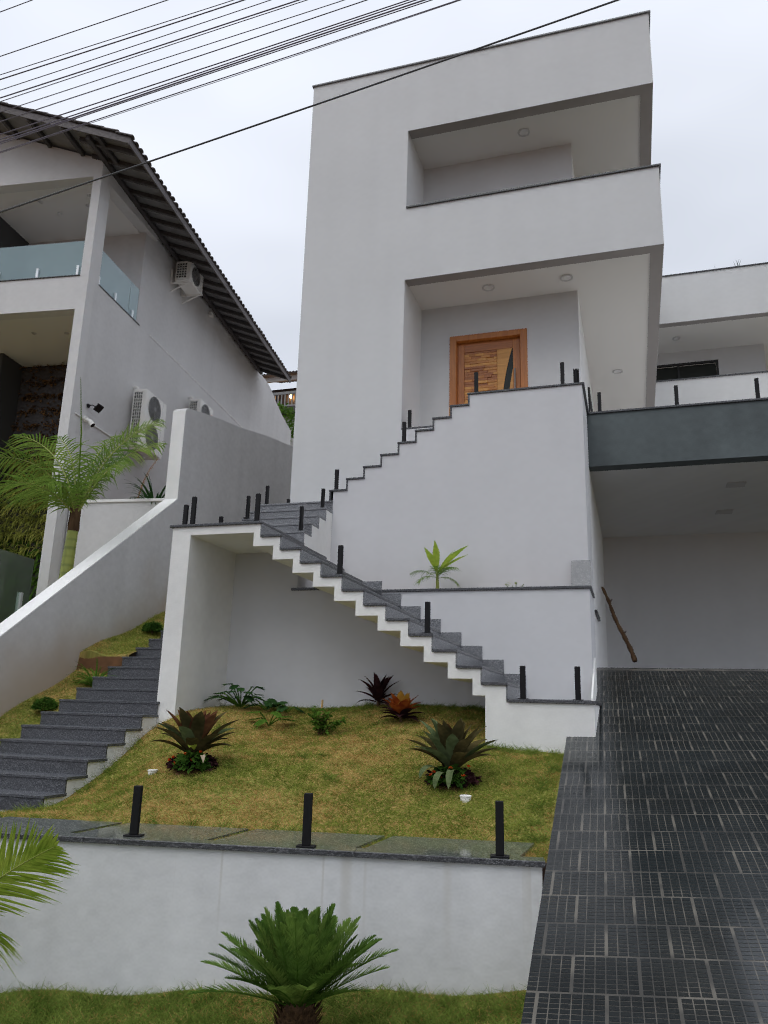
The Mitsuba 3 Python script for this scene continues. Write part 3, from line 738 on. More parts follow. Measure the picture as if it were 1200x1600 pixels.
# curved glass strip in the narrow panel
ang = np.linspace(0, 1, 24)
gz = 4.82 + ang * (6.785 - 4.82)
gx = -2.155 + 0.215 * ((gz - 5.3) / 1.485) ** 2 * np.where(gz > 5.3, 1, 0.25)
pane = Polygon(list(zip(gx, gz)) + list(zip(gx[::-1] + 0.115, gz[::-1])))
panel = sbox(-2.228, 4.81, -1.927, 6.788)
put(D + '__panel', prismY(panel.difference(pane.buffer(0.002)), 13.855, 13.879), WOODS[3])
put(D + '__glass', prismY(pane.intersection(panel), 13.868, 13.878), 'door_glass')
rr = np.random.default_rng(4)
zc = 4.82
while zc < 6.77:
    h = 0.052; x_ = -2.862
    while x_ < -2.24:
        L = min(rr.uniform(0.09, 0.3), -2.232 - x_)
        if -2.232 - x_ - L < 0.05: L = -2.232 - x_
        t = rr.uniform(0.004, 0.030)
        put(D + '__strip', cbx(x_ + 0.0008, x_ + L - 0.0008, 13.868 - t, 13.8795, zc + 0.001, min(zc + h, 6.787) - 0.001, 0.003), WOODS[rr.integers(0, 4)])
        x_ += L
    zc += h
put(D + '__handle', cat([tube([(-1.885, 13.79, 5.15), (-1.885, 13.79, 6.33)], 0.014, 10), tube([(-1.885, 13.79, 5.35), (-1.885, 13.846, 5.35)], 0.009, 8), tube([(-1.885, 13.79, 6.15), (-1.885, 13.846, 6.15)], 0.009, 8)]), 'grey_metal', 40)

# leaning pole in the garage
a, b = np.array([-0.46, 13.7, 2.12]), np.array([0.02, 13.25, 0.86])
s = np.linspace(0, 1, 24)[:, None]; P = b + (a - b) * s + 0.012 * np.sin(s * 9) * np.array([1, 0.4, 0]) + 0.006 * np.sin(s * 31) * np.array([0, 1, 0])
tag('wooden_pole', 'rough brown wooden pole leaning in the garage corner at the top of the driveway', 'pole')
put('wooden_pole__shaft', tube(P, 0.029 + 0.006 * np.sin(np.arange(24) * 2.1) + np.linspace(0.010, -0.006, 24), 10), 'bark', True)
for i in (8, 13, 18):
    q = P[i]; put('wooden_pole__stub', tube([q, q + np.array([0.05 * (-1) ** i, -0.03, 0.045])], [0.016, 0.010], 7), 'bark', 40)

# ---------------------------------------------------------------- side steps and boundary wall
tag('side_steps', 'straight flight of wide speckled granite steps between the boundary wall and the white pier', 'steps')
ps = [(-9, 0)]
YS = [8.775 + 0.31 * k for k in range(-6, 11)]; ZS = [0.026 + 0.158 * k for k in range(-6, 11)]
pl = [(YS[0] + 0.02, -1.6), (YS[0] + 0.02, ZS[0] - 0.03)]
for k in range(len(YS)):
    if k:
        pl += [(YS[k] + 0.02, ZS[k] - 0.03)]
    pl += [((YS[k + 1] + 0.02) if k + 1 < len(YS) else 14.2, ZS[k] - 0.03)]
pl += [(14.2, -1.6)]
put('side_steps__base', prismX(pl, -7.14, -5.722), 'paint_trim')
fs = [(YS[0] + 0.02, -1.6), (YS[0] + 0.02, ZS[0] - 0.03)]
for k in range(7):
    if k:
        fs += [(YS[k] + 0.02, ZS[k] - 0.03)]
    fs += [(min(YS[k + 1] + 0.02, 8.799), ZS[k] - 0.03)]
fs += [(8.799, -1.6)]
put('side_steps__side_face', prismX(fs, -5.7215, -5.70), 'paint_trim')
for k in range(len(YS)):
    xr = -5.672 if k <= 6 else -5.725
    y1 = (YS[k + 1] + 0.0195) if k + 1 < len(YS) else 14.2
    if k == 6: y1_side = 8.798
    zp = ZS[k - 1] if k else ZS[0] - 0.158
    m = cbx(-7.16, xr, YS[k] - 0.012, y1, ZS[k] - 0.03, ZS[k], 0.003) if k != 6 else cat([cbx(-7.16, -5.7225, YS[k] - 0.012, y1, ZS[k] - 0.03, ZS[k], 0.003), bx(-5.7224, xr, YS[k] - 0.012, 8.798, ZS[k] - 0.03, ZS[k])])
    put('side_steps__tread', m, 'granite_dark')
    put('side_steps__riser', bx(-7.155, xr + 0.0 if k > 6 else -5.69, YS[k], YS[k] + 0.0195, zp + 0.0005, ZS[k] - 0.0305), 'granite_dark')

tag('boundary_wall', 'grey boundary wall with a sloping top coloured lighter for skylight, stepping up beside the neighbour', 'wall')
bz = lambda y: 0.795 + (y - 8.497) * 0.7555
bw = [(3.0, -4), (3.0, bz(4.9)), (4.9, bz(4.9)), (12.36, bz(12.36)), (12.36, 5.50), (12.42, 5.56), (12.6, 5.60), (13.54, 5.78), (14.58, 5.94), (15.94, 6.21), (17.34, 6.42), (22, 7.2), (27, 8.0), (27, -4)]
put('boundary_wall__wall', prismX(bw, -8.27, -8.0), 'paint_boundary')
put('boundary_wall__skylit_top', prismX([(4.9, bz(4.9)+0.0005), (12.358, bz(12.358) + 0.0005), (12.358, bz(12.358) + 0.022), (4.9, bz(4.9) + 0.022)], -8.275, -7.995), 'paint_boundary_lit')  # thin lighter strip: the sky-lit look of the sloping top is painted on
put('boundary_wall__white_end', bx(-8.271, -7.999, 12.345, 12.3595, bz(12.36) + 0.01, 5.50), 'paint_boundary_lit')


def strip_z(x, y):
    s = 0.026 + (y - 8.775) * 0.51
    s = np.where(y > 10.12, 0.66 + (y - 10.12) * 0.40, s - 0.29) + 0.12 * (x + 7.15) * -0.6
    return s + 0.03 * np.sin(x * 9 + y * 4)


put('side_bank', grid_mesh(np.linspace(-8.02, -7.13, 16), np.concatenate([np.linspace(4.5, 10.10, 60), np.linspace(10.13, 14, 30)]), strip_z), 'turf_soil', 40, kind='structure', label='narrow planted bank between the side steps and the boundary wall')
x = r.uniform(-7.98, -7.15, 34000); y = r.uniform(5.6, 13.2, 34000)
ok = (y < 10.08) | (y > 10.15)
x, y = x[ok], y[ok]; st = r.uniform(0, 1, len(x)) < straw_share(x, y)
put('bank_grass__dry_blades', blades(x[st], y[st], strip_z(x, y)[st], r, 0.025, 0.06, 0.0045), 'blade_straw', kind='stuff')
put('bank_grass', blades(x[~st], y[~st], strip_z(x, y)[~st], r, 0.03, 0.08, 0.0048), 'blade_green', kind='stuff', label='patchy grass on the narrow bank beside the granite side steps', cat='grass')

# ---------------------------------------------------------------- the neighbour's house (its own axes: u towards our plot, v away from the street)
NC = np.array([-11.245, 13.0]); NA = math.atan(0.125)
NU, NV = np.array([math.cos(NA), math.sin(NA)]), np.array([-math.sin(NA), math.cos(NA)])


def nb(m):
    v = m.vertices; q = NC + v[:, :1] * NU + v[:, 1:2] * NV
    m = m.copy(); m.vertices = np.stack([q[:, 0], q[:, 1], v[:, 2]], 1)
    return m


def nput(key, m, b, smooth=False, **k):
    return put(key, nb(m), b, smooth, **k)


H = 'neighbour_house'
tag(H, 'grey two-storey house with a dark tiled roof and glass balcony rails beyond the boundary wall', 'house')
roof_z = lambda u, v: 12.02 - 0.028 * (v + 0.9) + 0.375 * (1.2 - u)
fr = Polygon([(-9, 0), (0, 0), (0, roof_z(0, 0) - 0.17), (-6, roof_z(-6, 0) - 0.17), (-9, roof_z(-6, 0) - 0.17)])
fr = fr.difference(sbox(-7.5, 9.27, -0.21, 11.85)).difference(sbox(-7.5, 1.2, -0.23, 8.45))
nput(H + '__front_wall', prismY(fr, 0, 0.28), 'paint_pale')
lo = [(0.281, 0), (15.6, 0), (15.6, 9.26), (0.281, 9.26)]
nput(H + '__side_wall', prismX(lo, -0.25, 0), 'paint_neighbour')
upw = [(2.40, 9.2605)] + [(2.40, roof_z(-.12, 2.40) - .17), (11.2, roof_z(-.12, 11.2) - .17), (12.1, 12.05), (12.57, 12.0), (13.0, 11.88), (13.6, 11.66), (14.5, 11.42), (15.6, 11.25), (15.6, 9.2605)]
nput(H + '__upper_side_wall', prismX(upw, -0.30, -0.10), 'paint_neighbour')
nput(H + '__wall_cap', tube([(-0.2, v, z + 0.03) for v, z in ((11.3, 12.1), (12.1, 12.05), (12.57, 12.0), (13.0, 11.88), (13.6, 11.66), (14.5, 11.42), (15.6, 11.25))], 0.05, 6), 'steel', 40)
nput(H + '__ledge', bx(-0.099, 0.012, 2.95, 15.6, 9.2605, 9.285), 'paint_trim')
nput(H + '__corner_column', cat([bx(-0.21, 0, 0.2805, 0.42, 9.2605, 11.85)]), 'paint_pale')
nput(H + '__side_beam', prismX([(0.2805, 11.8505), (2.86, 11.98), (2.86, 12.27 - 0.03), (0.2805, roof_z(0, 0.28) - 0.17)], -0.28, 0.001), 'paint_neighbour')
nput(H + '__balcony_floor', bx(-7.5, -0.251, 0.281, 2.4, 8.75, 9.259), 'paint_pale')
nput(H + '__balcony_ceiling', bx(-7.5, -0.285, 0.281, 2.6, 11.93, 12.0), 'paint_ceiling')
nput(H + '__balcony_back_wall', bx(-7.5, -0.3005, 2.4, 2.6, 9.0, 11.93), 'paint_neighbour')
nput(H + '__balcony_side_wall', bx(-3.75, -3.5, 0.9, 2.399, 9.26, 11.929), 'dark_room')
nput(H + '__porch_ceiling', bx(-7.5, -0.251, 0.281, 2.9, 8.47, 8.70), 'paint_ceiling')
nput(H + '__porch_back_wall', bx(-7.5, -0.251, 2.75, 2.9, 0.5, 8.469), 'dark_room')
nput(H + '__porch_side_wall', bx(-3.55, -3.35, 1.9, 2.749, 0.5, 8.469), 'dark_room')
for (a, b, zc_) in ((-1.0, 1.1, 11.93), (-0.75, 0.75, 11.93), (-1.9, 1.3, 11.93), (-2.1, 0.8, 11.93), (-1.1, 1.1, 8.47), (-1.9, 1.0, 8.47), (-1.3, 1.9, 8.47), (-0.5, 1.7, 8.47)):
    nput(H + '__downlight', disc((a, b, zc_ - 0.006), [0, 0, 1], 0.06, 0.0055, 16), 'ring_grey')
nput(H + '__glass_rail', bx(-2.9, -0.23, 0.10, 0.112, 9.262, 10.23), 'rail_glass')
nput(H + '__glass_rail', bx(-0.115, -0.103, 0.44, 1.95, 9.262, 10.27), 'rail_glass')
nput(H + '__glass_rail', bx(-0.115, -0.103, 1.98, 2.38, 9.262, 10.27), 'rail_glass')
for u_, v_ in ((-1.35, 0.075), (-0.34, 0.075), (-2.35, 0.075)):
    nput(H + '__glass_clamp', cat([cbx(u_ - 0.03, u_ + 0.03, v_ - 0.02, v_ + 0.022, 9.262, 9.58)]), 'steel')
for v_ in (0.52, 1.28, 2.12):
    nput(H + '__glass_clamp', cbx(-0.10, -0.055, v_ - 0.03, v_ + 0.03, 9.262, 9.55), 'steel')
nput(H + '__balcony_sill', cbx(-7.5, -0.212, -0.025, 0.279, 9.2705, 9.295), 'granite_edge')
nput(H + '__balcony_sill', cbx(-0.15, 0.02, 0.4205, 2.39, 9.2605, 9.283), 'granite_edge')
# lower glass guard and its clamp
nput(H + '__lower_glass_rail', cat([bx(-0.62, -0.605, -2.0, 0.34, 1.2, 2.86)]), 'clear_glass')
nput(H + '__lower_glass_clamp', cbx(-0.66, -0.565, 0.0, 0.08, 1.6, 2.12), 'steel')

# roof: boarding, rafters, fascia, tiles
RVs = np.array([-0.9, 11.25])


def roof_sheet(dz, u0, u1, nu, nv, f=None):
    us, vs = np.linspace(u0, u1, nu), np.linspace(RVs[0], RVs[1], nv)
    return grid_mesh(us, vs, lambda X, Y: roof_z(X, Y) + dz + (f(X, Y) if f else 0))


R = H + '__roof'
nput(R, cat([roof_sheet(-0.10, -9, 1.16, 3, 3)]), 'eave_board')
rm = roof_sheet(-0.012, -9, 1.2, 240, 300, lambda X, Y: 0.028 * np.cos(2 * np.pi * (Y + 0.9) / 0.2077) - 0.03 * (((1.2 - X) / 0.36) % 1.0))
nput(R + '__tile_field', rm, 'roof_tile', 40, kind='stuff')


def nbeam(p, q, w, h):
    """timber from p to q (local), hung under that line"""
    p, q = np.array(p, float), np.array(q, float)
    d = q - p; s = np.cross(d, [0, 0, 1]); s /= np.linalg.norm(s); s *= w / 2
    v = np.array([p - s, p + s, q + s, q - s, p - s - [0, 0, h], p + s - [0, 0, h], q + s - [0, 0, h], q - s - [0, 0, h]])
    return trimesh.convex.convex_hull(v)


for i in range(22):
    v = -0.55 + i * 0.55
    nput(R + '__rafter', nbeam((-0.3, v, roof_z(-0.3, v) - 0.105), (1.13, v, roof_z(1.13, v) - 0.105), 0.075, 0.11), 'dark_wood')
nput(R + '__wall_plate', nbeam((0.06, -0.8, roof_z(0.06, -0.8) - 0.16), (0.06, 11.2, roof_z(0.06, 11.2) - 0.16), 0.10, 0.10), 'dark_wood')
nput(R + '__eave_board', nbeam((1.155, -0.92, roof_z(1.155, -0.92) - 0.05), (1.155, 11.25, roof_z(1.155, 11.25) - 0.05), 0.035, 0.17), 'fascia_wood')
nput(R + '__verge_board', nbeam((-9, -0.91, roof_z(-9, -0.91) - 0.035), (1.17, -0.91, roof_z(1.17, -0.91) - 0.035), 0.03, 0.16), 'fascia_wood')
for i in range(9):
    u = 0.35 - i * 0.9
    nput(R + '__purlin', nbeam((u, -0.88, roof_z(u, -0.88) - 0.105), (u, 0.0, roof_z(u, 0.0) - 0.105), 0.08, 0.12), 'dark_wood')
gq = np.linspace(0, np.pi, 9)
half = np.stack([np.cos(gq) * 0.084, np.sin(gq) * 0.050], 1)


def barrel(L, th=0.014):
    """half-round tile along +x, wide end at x=L"""
    out = []
    for k, (x_, s) in enumerate(((0, 0.86), (L, 1.0))):
        out += [(x_, a * s, b * s) for a, b in half] + [(x_, a * s * (1 - th / 0.084), b * s - th) for a, b in half]
    v = np.array(out); n = 9; f = []
    for i in range(n - 1):
        a, b = i, i + 2 * n
        f += [(a, b, b + 1), (a, b + 1, a + 1), (a + n, b + n + 1, b + n), (a + n, a + n + 1, b + n + 1)]
        f += [(b, b + n, b + n + 1), (b, b + n + 1, b + 1)]
    return trimesh.Trimesh(v, np.array(f), process=False)


tilt = math.atan(0.375)
bt = barrel(0.42)
for i in range(59):
    v = -0.9 + i * 0.2077
    m = bt.copy(); m.apply_transform(trimesh.transformations.rotation_matrix(tilt + rng.normal(0, .012), [0, 1, 0])); m.apply_translation([1.245 - 0.42 + rng.normal(0, .006), v, roof_z(1.245 - 0.42, v) - 0.02])
    nput(R + '__tile', m, 'roof_tile', 50)
for i in range(1, 22):
    u = 1.245 - 0.42 - 0.36 * i
    m = bt.copy(); m.apply_transform(trimesh.transformations.rotation_matrix(tilt - 0.03, [0, 1, 0])); m.apply_translation([u, -0.9, roof_z(u, -0.9) + 0.005])
    nput(R + '__tile', m, 'roof_tile', 50)
nput(H + '__soffit_lamp', cbx(-0.1, 0.02, 6.55, 6.72, 11.78, 11.90), 'white_plastic')


# air conditioners (local box: depth along u from the wall, width along v)
def air_con(u0, v0, z0_, dep, wid, hei, fans, label, brackets=False):
    n, key = 0, 'air_conditioner'
    while key in labels:
        n += 1; key = f'air_conditioner_{n:03d}'
    labels[key] = {'label': label, 'category': 'air conditioner', 'group': 'outdoor air conditioner units on the neighbour wall'}
    u1 = u0 + dep
    nput(key + '__casing', cbx(u0, u1, v0, v0 + wid, z0_, z0_ + hei, 0.015), 'white_plastic')
    # side grille facing the street
    nput(key + '__side_grille_recess', bx(u0 + 0.04, u1 - 0.10, v0 - 0.004, v0 - 0.0005, z0_ + 0.07, z0_ + hei - 0.07), 'fan_dark')
    rows = max(5, int(hei / 0.095)); bars = [bx(u0 + 0.04, u1 - 0.10, v0 - 0.016, v0 - 0.0045, z0_ + 0.062 + i * (hei - 0.14) / rows, z0_ + 0.076 + i * (hei - 0.14) / rows) for i in range(rows + 1)]
    bars += [bx(u0 + 0.035 + i * (dep - 0.14) / 4, u0 + 0.046 + i * (dep - 0.14) / 4, v0 - 0.0165, v0 - 0.0046, z0_ + 0.06, z0_ + hei - 0.055) for i in range(5)]
    nput(key + '__side_grille', cat(bars), 'white_plastic')
    rf = min(wid * 0.36, hei / fans * 0.43)
    for i in range(fans):
        c = (u1 + 0.001, v0 + wid * 0.42, z0_ + hei * (i + 0.5) / fans)
        nput(key + '__fan_recess', disc(c, [1, 0, 0], rf, 0.004, 28), 'fan_dark')
        f = [ring((c[0] + 0.012, c[1], c[2]), [1, 0, 0], q, q + 0.010, 0.008, 26) for q in np.linspace(0.05, rf - 0.005, 7)]
        f += [tube([(c[0] + 0.012, c[1], c[2]), (c[0] + 0.012, c[1] + rf * math.cos(a), c[2] + rf * math.sin(a))], 0.005, 5) for a in np.arange(8) * np.pi / 4]
        f += [disc((c[0] + 0.008, c[1], c[2]), [1, 0, 0], 0.055, 0.012, 16)]
        nput(key + '__fan_guard', cat(f), 'grey_metal')
    nput(key + '__panel_seam', bx(u1 + 0.0005, u1 + 0.004, v0 + wid * 0.80, v0 + wid * 0.81, z0_ + 0.03, z0_ + hei - 0.03), 'ring_grey')
    nput(key + '__badge', bx(u1 + 0.0005, u1 + 0.003, v0 + wid * 0.86, v0 + wid * 0.95, z0_ + hei * 0.62, z0_ + hei * 0.66), 'grey_metal')
    if brackets:
        for q in (v0 + 0.08, v0 + wid - 0.1):
            nput(key + '__bracket', cat([bx(-0.099, u1 + 0.05, q - 0.02, q + 0.02, z0_ - 0.045, z0_ - 0.001), bx(-0.099, -0.06, q - 0.0195, q + 0.0195, z0_ - 0.001, z0_ + 0.40), nbeam((-0.05, q, z0_ - 0.25), (u1 - 0.1, q, z0_ - 0.045), 0.03, 0.03)]), 'white_plastic')
    else:
        nput(key + '__hose', tube([(0.0, v0 + 0.15, z0_ + hei + 0.10), (0.06, v0 + 0.15, z0_ + hei + 0.13), (0.12, v0 + 0.15, z0_ + hei + 0.09), (0.13, v0 + 0.15, z0_ + hei)], 0.035, 10), 'white_plastic', 40)
        for q in (v0 + 0.1, v0 + wid - 0.14):
            nput(key + '__bracket', bx(0.001, u1 + 0.02, q, q + 0.04, z0_ - 0.04, z0_ - 0.001), 'white_plastic')
    return key


air_con(0.10, 2.30, 6.02, 0.36, 1.10, 1.47, 2, 'tall white air conditioner with two fans above the neighbour planter')
air_con(0.06, 3.88, 11.40, 0.44, 0.88, 0.60, 1, 'single-fan white air conditioner on arms under the tiled eave', True)
k = air_con(0.10, 5.40, 7.80, 0.36, 0.90, 0.70, 1, 'small white air conditioner peeping over the top of the grey boundary wall')
nput(k + '__sticker', bx(0.4615, 0.464, 6.20, 6.28, 8.10, 8.30), 'leaf_sticker' if 'leaf_sticker' in scene else 'petal_orange')

# floodlight and spot on the neighbour's corner
tag('floodlight', 'small black floodlight on the corner of the neighbour wall above the palm', 'floodlight', 'lamps on the neighbour wall')
m = cbx(-0.02, 0.02, -0.11, 0.11, -0.09, 0.09, 0.008); m.apply_transform(trimesh.transformations.rotation_matrix(0.7, [0, 1, 0])); m.apply_translation([0.20, 0.72, 6.36])
nput('floodlight__head', m, 'black_metal')
nput('floodlight__arm', cat([tube([(0.0, 0.60, 6.38), (0.10, 0.62, 6.40), (0.19, 0.70, 6.36)], 0.012, 8), disc((0.0, 0.60, 6.38), [1, 0, 0], 0.05, 0.03, 14)]), 'black_metal')
tag('wall_spot', 'pale wall spot with a dark lens under the black floodlight', 'wall lamp', 'lamps on the neighbour wall')
nput('wall_spot__base', disc((0.0, 0.55, 6.05), [1, 0, 0], 0.07, 0.05, 16), 'white_plastic')
nput('wall_spot__head', tube([(0.05, 0.55, 6.03), (0.13, 0.56, 5.98), (0.2, 0.57, 5.90)], [0.045, 0.06, 0.062], 12), 'white_plastic', 40)
nput('wall_spot__lens', disc((0.2, 0.57, 5.90), (0.07, 0.01, -0.08), 0.055, 0.006, 14), 'black_metal')
nput(H + '__lower_ledge', bx(0.0005, 0.03, 0.16, 1.9, 6.02, 6.045), 'paint_trim')

# planter box beside the air conditioner
tag('neighbour_planter', 'grey planter wall with a pale coping between the neighbour house and the boundary wall', 'planter')
nput('neighbour_planter__wall', bx(0.031, 2.53, 0.36, 0.52, 0, 4.07), 'paint_neighbour')
nput('neighbour_planter__coping', cbx(0.032, 2.52, 0.33, 0.56, 4.0705, 4.135), 'paint_trim')
nput('neighbour_planter__soil', bx(0.031, 2.53, 0.525, 5, 0, 4.05), 'soil')
put('neighbour_slope', grid_mesh(np.linspace(-22, -8.28, 20), np.linspace(2, 13.3, 40), lambda X, Y: np.minimum(bz(Y) - 0.75, 1.0)), 'turf_soil', True, kind='structure', label='sloping front ground of the neighbour plot')

# green wall inside the neighbour's porch
GW = 'vertical_garden'
tag(GW, 'vertical garden of ferns and hanging plants in the neighbour porch, dry at the top', 'vertical garden')
r = np.random.default_rng(11)
for part, z1_, z2_, n_, L0, L1, mt, w_ in (('dry_ferns', 5.6, 8.35, 1500, 0.10, 0.24, 'leaf_fern_dead', 0.05), ('hanging_plants', 3.55, 6.1, 3200, 0.28, 0.60, 'leaf_hanging', 0.022), ('low_ferns', 1.4, 3.75, 2200, 0.14, 0.32, 'leaf_bright', 0.05)):
    z = z1_ + (z2_ - z1_) * (np.round(r.uniform(0, 1, n_) * 7) / 7) + r.normal(0, 0.07, n_)
    b = np.stack([r.uniform(-3.3, -0.3, n_), np.full(n_, 2.72), z], 1)
    P = arch(b, -np.pi / 2 + r.normal(0, 0.6, n_), r.uniform(-0.1, 0.9, n_), r.uniform(1.2, 2.2, n_), r.uniform(L0, L1, n_), 6)
    q = np.linspace(0, 1, 6)
    nput(GW + '__' + part, ribbons(P, (w_ * (0.5 + 1.5 * q) * (1 - q ** 2) + 0.002)[None] * r.uniform(0.6, 1.3, (n_, 1)), r.normal(0, 0.4, (n_, 3)) + [0, -0.5, 1], 0.25), mt, kind='stuff')
nput(GW + '__backing', bx(-3.34, -0.26, 2.70, 2.745, 1.2, 8.4), 'dark_wood')

# ---------------------------------------------------------------- house far behind, seen through the gap
FH = 'distant_house'
tag(FH, 'dark timber house with balcony rail and tiled roof seen in the gap between houses', 'house')
fx0, fx1, fy = -23.0, -12.0, 42.0
put(FH + '__wall', cat([bx(fx0, fx1, fy + 1.6, fy + 1.9, 12, 20.2)]), 'dark_wood')
put(FH + '__lower_wall', bx(fx0, fx1, fy + 0.4, fy + 0.6, 12, 17.75), 'paint_pale')
put(FH + '__lit_wall', bx(-21.6, -20.02, fy + 1.5, fy + 1.599, 18.4, 20.0), 'dark_wood')
put(FH + '__floor', bx(fx0, fx1, fy - 0.1, fy + 1.6, 17.8, 18.2), 'dark_wood')
put(FH + '__rail', cat([bx(fx0, fx1, fy - 0.05, fy + 0.03, 19.08, 19.26), bx(fx0, fx1, fy - 0.04, fy + 0.02, 18.26, 18.36)]), 'grey_metal')
for i in range(18):
    put(FH + '__baluster', bx(-21.6 + i * 0.24, -21.52 + i * 0.24, fy - 0.035, fy + 0.015, 18.3605, 19.0795), 'grey_metal')
put(FH + '__beam', bx(fx0, fx1, fy - 0.2, fy - 0.05, 19.95, 20.25), 'paint_pale')
us, vs = np.linspace(0, 6, 60), np.linspace(fx0, fx1, 240)
m = grid_mesh(vs, us, lambda X, Y: 20.28 + 0.36 * Y + 0.035 * np.cos(X * 2 * np.pi / 0.22) - 0.04 * ((Y / 0.38) % 1)); m.apply_translation([0, fy - 0.7, 0])
put(FH + '__roof', m, 'roof_tile', 40)
put(FH + '__lamp_bracket', cbx(-20.42, -20.30, fy + 1.30, fy + 1.499, 19.62, 19.78), 'black_metal')
sp = trimesh.creation.icosphere(2, 0.11); sp.apply_translation([-20.36, fy + 1.32, 19.5])
put(FH + '__lamp_globe', sp, 'light_lens', True, emitter={'type': 'area', 'radiance': {'type': 'rgb', 'value': [9.0, 4.2, 1.2]}})
r = np.random.default_rng(5)
pts = ball_pts(1600, r) * r.uniform(0.5, 1, (1600, 1)) ** 0.5 * [1.5, 0.8, 1.5] + [-20.2, 41.0, 16.6]
P = arch(pts, r.uniform(0, 6.28, 1600), r.uniform(-0.3, 1, 1600), 0.9, r.uniform(0.12, 0.26, 1600), 4)
tag('distant_shrub', 'light green shrub below the balcony of the house behind the gap', 'shrub')
put('distant_shrub__foliage', ribbons(P, np.array([0.4, 1, 0.8, 0.05])[None] * 0.09, r.normal(0, 1, (1600, 3)) + [0, 0, 1]), 'leaf_bright')
put('distant_shrub__stem', tube([(-20.2, 41, 14), (-20.2, 41, 16.5)], 0.08), 'bark')

# ---------------------------------------------------------------- overhead wires
WIRES = [((-5.24, 4.476, 6.08), (-4.918, 4.508, 6.155), .007), ((-5.155, 4.484, 5.572), (-3.566, 4.643, 5.896), .007), ((-5.121, 4.488, 5.367), (-2.966, 4.703, 5.781), .006), ((-5.113, 4.489, 5.318), (-2.874, 4.713, 5.763), .009),
         ((-5.095, 4.491, 5.207), (-2.622, 4.738, 5.715), .006), ((-5.081, 4.492, 5.124), (-2.37, 4.763, 5.666), .009), ((-5.074, 4.493, 5.083), (-2.309, 4.769, 5.654), .006), ((-5.055, 4.494, 4.967), (-1.998, 4.8, 5.595), .006),
         ((-5.038, 4.496, 4.865), (-1.805, 4.819, 5.558), .007), ((-5.016, 4.498, 4.732), (-1.454, 4.855, 5.49), .008), ((-5.008, 4.499, 4.685), (-1.393, 4.861, 5.478), .008), ((-5.004, 4.5, 4.659), (-1.326, 4.867, 5.466), .010),
         ((-5.001, 4.5, 4.639), (-1.28, 4.872, 5.457), .007), ((-4.987, 4.501, 4.553), (-1.068, 4.893, 5.416), .007), ((-4.984, 4.502, 4.54), (-1.038, 4.896, 5.41), .004)]
ORD = ['topmost', 'second', 'third', 'fourth', 'fifth', 'sixth', 'seventh', 'eighth', 'ninth', 'tenth', 'eleventh', 'twelfth', 'thirteenth', 'fourteenth', 'lowest']
for i, (a, b, rad) in enumerate(WIRES):
    a, b = np.array(a), np.array(b); d = (b - a) / np.linalg.norm(b - a)
    P = np.array([a + d * t for t in np.linspace(-14, 14, 41)])
    P[:, 2] += 0.0006 * ((P[:, 0] + 3) ** 2) + 0.004 * np.sin(P[:, 0] * 1.3 + i)
    put('overhead_wire', tube(P, rad * 0.62, 6), 'cable_rubber', 60, label=f'{ORD[i]} of the dark wires strung in a band across the sky, counted downwards', cat='wire', group='overhead wires along the street')
a, b = np.array([-6.352, 5.865, 5.129]), np.array([0.185, 6.518, 6.739]); d = b - a
P = np.array([a + d * t for t in np.linspace(-1.6, 2.6, 40)]); P[:, 2] += 0.012 * (P[:, 0] + 3) ** 2 * 0.1 - 0.0
put('service_cable', tube(P, 0.009, 8), 'cable_dark', 60, label='single thick dark service cable sagging in front of both houses', cat='cable')

# ---------------------------------------------------------------- plants


def strap_rosette(c, n, L, w, e_in, e_out, droop, r, inner=0.0, n_pts=12, fold=0.35, pw=1.5, tip=0.55):
    """rosette of strap leaves; leaf i grows from the middle outwards"""
    t = (np.arange(n) + 0.5) / n
    az = np.arange(n) * 2.39996 + r.normal(0, 0.15, n)
    e0 = e_in + (e_out - e_in) * t + r.normal(0, 0.06, n)
    Ls = L * (0.78 + 0.30 * np.sin(np.pi * np.clip(t, .1, .9))) * r.uniform(0.9, 1.08, n)
    base = np.array(c) + np.stack([np.cos(az), np.sin(az), 0 * az], 1) * (0.015 + 0.03 * t)[:, None]
    P = arch(base, az, e0, droop * (0.4 + 0.8 * t) * r.uniform(0.8, 1.2, n), Ls, n_pts, pw)
    q = np.linspace(0, 1, n_pts)
    W = w * (0.55 + 0.75 * np.sin(np.pi * np.clip(q * 0.8 + 0.1, 0, 1))) * np.clip((1 - q) / (1 - tip), 0, 1) ** 0.6
    N_ = np.stack([-np.cos(az) * 0.5, -np.sin(az) * 0.5, np.ones(n)], 1)
    return t, P, np.broadcast_to(W, P.shape[:2]), N_


def leaf_balls(c, rad, n, L, w, r, flat=1.0):
    d = ball_pts(n, r); d[:, 2] = np.abs(d[:, 2]) * flat
    p = np.array(c) + d * np.array(rad) * r.uniform(0.75, 1.02, (n, 1))
    P = arch(p, np.arctan2(d[:, 1], d[:, 0]) + r.normal(0, 0.8, n), r.uniform(-0.4, 1.1, n), r.uniform(0.2, 1.0, n), r.uniform(0.6, 1.2, n) * L, 4)
    return ribbons(P, np.array([0.35, 1, 0.85, 0.05])[None] * (w * r.uniform(0.7, 1.2, n))[:, None], d + r.normal(0, 0.5, (n, 3)) + [0, 0, .4], 0.25)


def flower(c, r, rad=0.02):
    n = 14; az = r.uniform(0, 6.28, n)
    P = arch(np.array(c), az, r.uniform(0.1, 1.3, n), 0.3, r.uniform(0.6, 1, n) * rad * 1.5, 3)
    return ribbons(P, np.array([0.3, 1, 0.4])[None] * rad * 0.9, np.tile([0, 0, 1.0], (n, 1)))


